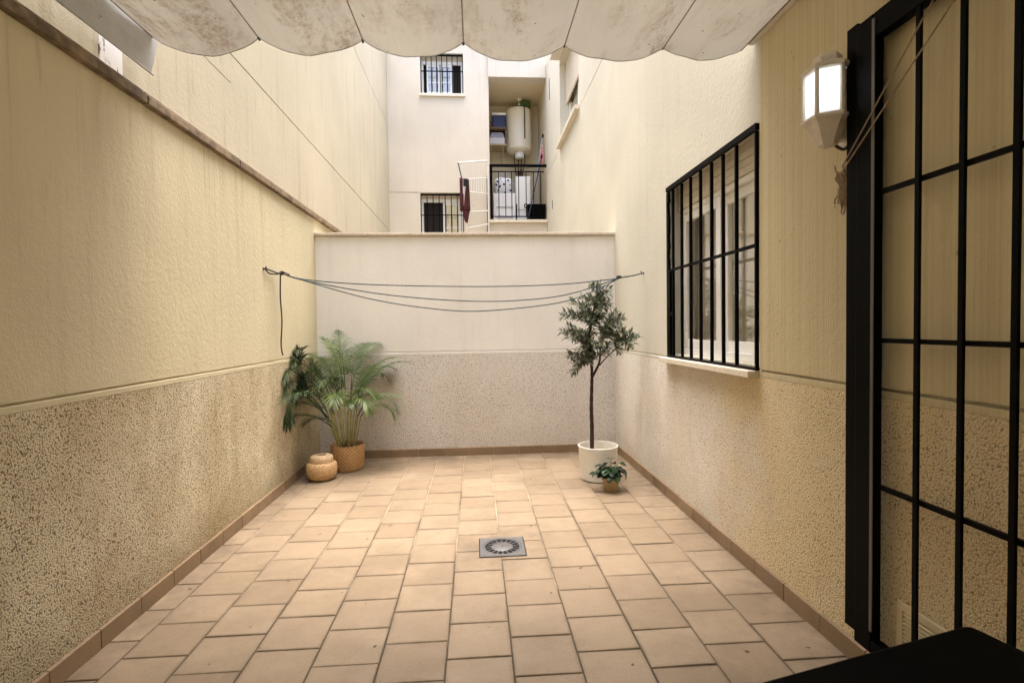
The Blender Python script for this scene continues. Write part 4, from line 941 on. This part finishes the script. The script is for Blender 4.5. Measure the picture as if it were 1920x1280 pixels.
MB().box(XR-.022, LY-.045, 2.01, XR-.007, LY+.045, 2.34).box(XR-.06, LY-.02, 2.03, XR-.022, LY+.02, 2.075).build('wall_plate', MT['white_lamp'], lt, bevel=.004)
MB().tube(catmull([(LX+.02,LY,2.02),(LX+.06,LY-.01,1.995),(XR-.01,LY-.015,2.03)]), .006, 6).build('cable', MT['dark_rope'], lt)

# ------------------------------------------------------------------ black gate folded against the wall
gt = thing('security_gate', 'tall black iron barred gate folded open against the right wall', 'gate', (1.42, 1.4, .15))
GX0, GX1 = 1.396, 1.436; YS0, YS1, YE = 1.757, 1.838, .62
MB().box(GX0, YS0, .138, GX1, YS1, 2.40).build('stile', MT['black_iron'], gt, bevel=.003)
MB().box(GX0+.004, YS1+.0015, .172, GX1-.016, 1.893, 2.413).build('closing_plate', MT['black_iron'], gt, bevel=.003)
MB().box(GX0-.004, YS0-.010, .22, GX0-.0005, YS0+.002, 2.38).build('edge_strip', plain('edge_highlight', (.10,.095,.09), .4), gt)  # paler strip puts the highlight along the stile edge into colour
MB().box(GX0, YE, 2.315, GX1, YS0-.0015, 2.40).build('top_rail', MT['black_iron'], gt, bevel=.003)
MB().box(GX0, YE, .138, GX1, YS0-.0015, .185).build('bottom_rail', MT['black_iron'], gt, bevel=.003)
MB().box(GX0, YE-.06, .138, GX1, YE-.001, 2.40).build('stile', MT['black_iron'], gt, bevel=.003)
for zz in (1.78, 1.263, .745):
    MB().box(1.410, YE, zz-.008, 1.424, YS0-.0015, zz+.008).build('cross_bar', MT['black_iron'], gt)
for k in range(6):
    yy = 1.576 - .1525*k
    if yy < YE + .03: break
    MB().box(GX0+.004, yy-.0085, .1855, 1.4095, yy+.0085, 2.3145).build('gate_bar', MT['black_iron'], gt)
MB().box(1.437, YE-.05, .6, XR-.007, YE-.02, .66).box(1.437, YE-.05, 1.9, XR-.007, YE-.02, 1.96).build('hinge', MT['black_iron'], gt)

# wall vent behind the gate
MT['vent'] = plain('vent_plastic', (.60,.53,.36), .6)
vt = thing('wall_vent', 'cream louvred vent cover low on the wall behind the gate bars', 'vent', (XR-.012, 1.6, .12))
MB().box(XR-.020, 1.36, .10, XR-.006, 1.70, .125).box(XR-.020, 1.36, .335, XR-.006, 1.70, .36).box(XR-.020, 1.36, .126, XR-.006, 1.385, .334).box(XR-.020, 1.675, .126, XR-.006, 1.70, .334).build('vent_frame', MT['vent'], vt, bevel=.002)
for k in range(14):
    z = .128 + k*.0148
    MB().add([(XR-.020,1.386,z),(XR-.008,1.386,z+.008),(XR-.008,1.674,z+.008),(XR-.020,1.674,z),(XR-.020,1.386,z+.003),(XR-.008,1.386,z+.011),(XR-.008,1.674,z+.011),(XR-.020,1.674,z+.003)],
             [(0,1,2,3),(7,6,5,4),(0,4,5,1),(1,5,6,2),(2,6,7,3),(3,7,4,0)]).build('vent_slat', MT['vent'], vt)

# awning cord and cleat
cd = thing('pull_cord', 'thin brown awning pull cord running down past the gate and bundled at the wall', 'cord', (1.45, 1.95, 1.75))
MB().tube([(1.385,1.02,2.765),(1.388,1.897,1.915),(1.445,1.945,1.875)], .0028, 6).build('cord_strand', MT['rope'], cd)
MB().tube([(1.386,.98,2.60),(1.384,1.90,1.89),(1.440,1.948,1.855)], .0028, 6).build('cord_strand', MT['rope'], cd)
bd = MB(); rr = random.Random(2)
for i in range(9):
    x_ = 1.438 - .003*i*.5; y_ = 1.945 + .004*(i - 4); zt = 1.915 - rr.uniform(0,.03); zb = 1.80 + rr.uniform(-.02,.02)
    bd.tube(catmull([(x_, y_, 1.86), (x_-.01, y_+.012, zt), (x_-.016, y_, zt+.006), (x_-.012, y_-.012, 1.86), (x_-.014, y_-.01, zb), (x_-.006, y_+.004, zb-.006), (x_, y_+.01, 1.85)], 5), .0027, 5)
bd.tube(catmull([(1.43,1.945,1.80),(1.425,1.935,1.775),(1.423,1.932,1.755),(1.425,1.945,1.746),(1.428,1.957,1.757),(1.43,1.952,1.78),(1.432,1.947,1.80)], 6), .0028, 5)
bd.tube(catmull([(1.425,1.97,1.90),(1.42,1.98,1.925),(1.425,1.99,1.945)], 4), .0028, 5).tube(catmull([(1.425,1.97,1.83),(1.42,1.982,1.81),(1.425,1.99,1.795)], 4), .0028, 5)
bd.build('cord_bundle', MT['rope'], cd, smooth=True, angle=180)
MB().bar((1.44,1.948,1.795), (1.44,1.948,1.925), .014).box(1.44, 1.935, 1.845, XR-.007, 1.96, 1.875).build('cleat', MT['white_lamp'], cd, bevel=.003)

# ------------------------------------------------------------------ black table in the foreground
tb = thing('black_table', 'black table corner in the near right foreground', 'table', (.62, .45, 0))
c0 = Vector((.930, .922, 0)); e1 = Vector((-.9705, -.241, 0)).normalized(); e2 = Vector((.241, -.9705, 0)).normalized()
def tp(u, v, z): q = c0 + e1*u + e2*v; return (q.x, q.y, z)
rc = .016
outline = [(rc*(1-math.cos(R(90*k/5))), rc*(1-math.sin(R(90*k/5)))) for k in range(6)] + [(.66,0),(.70,.04),(.70,.71),(.66,.75),(.04,.75),(0,.71)]
top = MB(); nO = len(outline); top.add([tp(u,v,.72) for u,v in outline] + [tp(u,v,.75) for u,v in outline], [tuple(range(nO)), tuple(range(2*nO-1, nO-1, -1))] + [((i+1)%nO, i, nO+i, nO+(i+1)%nO) for i in range(nO)])
top.build('table_top', MT['black_wood'], tb, bevel=.006)
for (u, v) in ((.06,.06),(.64,.06),(.64,.69),(.06,.69)):
    q = Vector(tp(u,v,0)); MB().bar(q, q + Vector((0,0,.719)), .045, .045, up=(.29,-.957,0)).build('leg', MT['black_wood'], tb)
MB().bar(tp(.06,.06,.69), tp(.64,.06,.69), .02, .05).bar(tp(.64,.06,.69), tp(.64,.69,.69), .02, .05).bar(tp(.06,.69,.69), tp(.64,.69,.69), .02, .05).bar(tp(.06,.06,.69), tp(.06,.69,.69), .02, .05).build('apron', MT['black_wood'], tb)

bpy.context.view_layer.update()
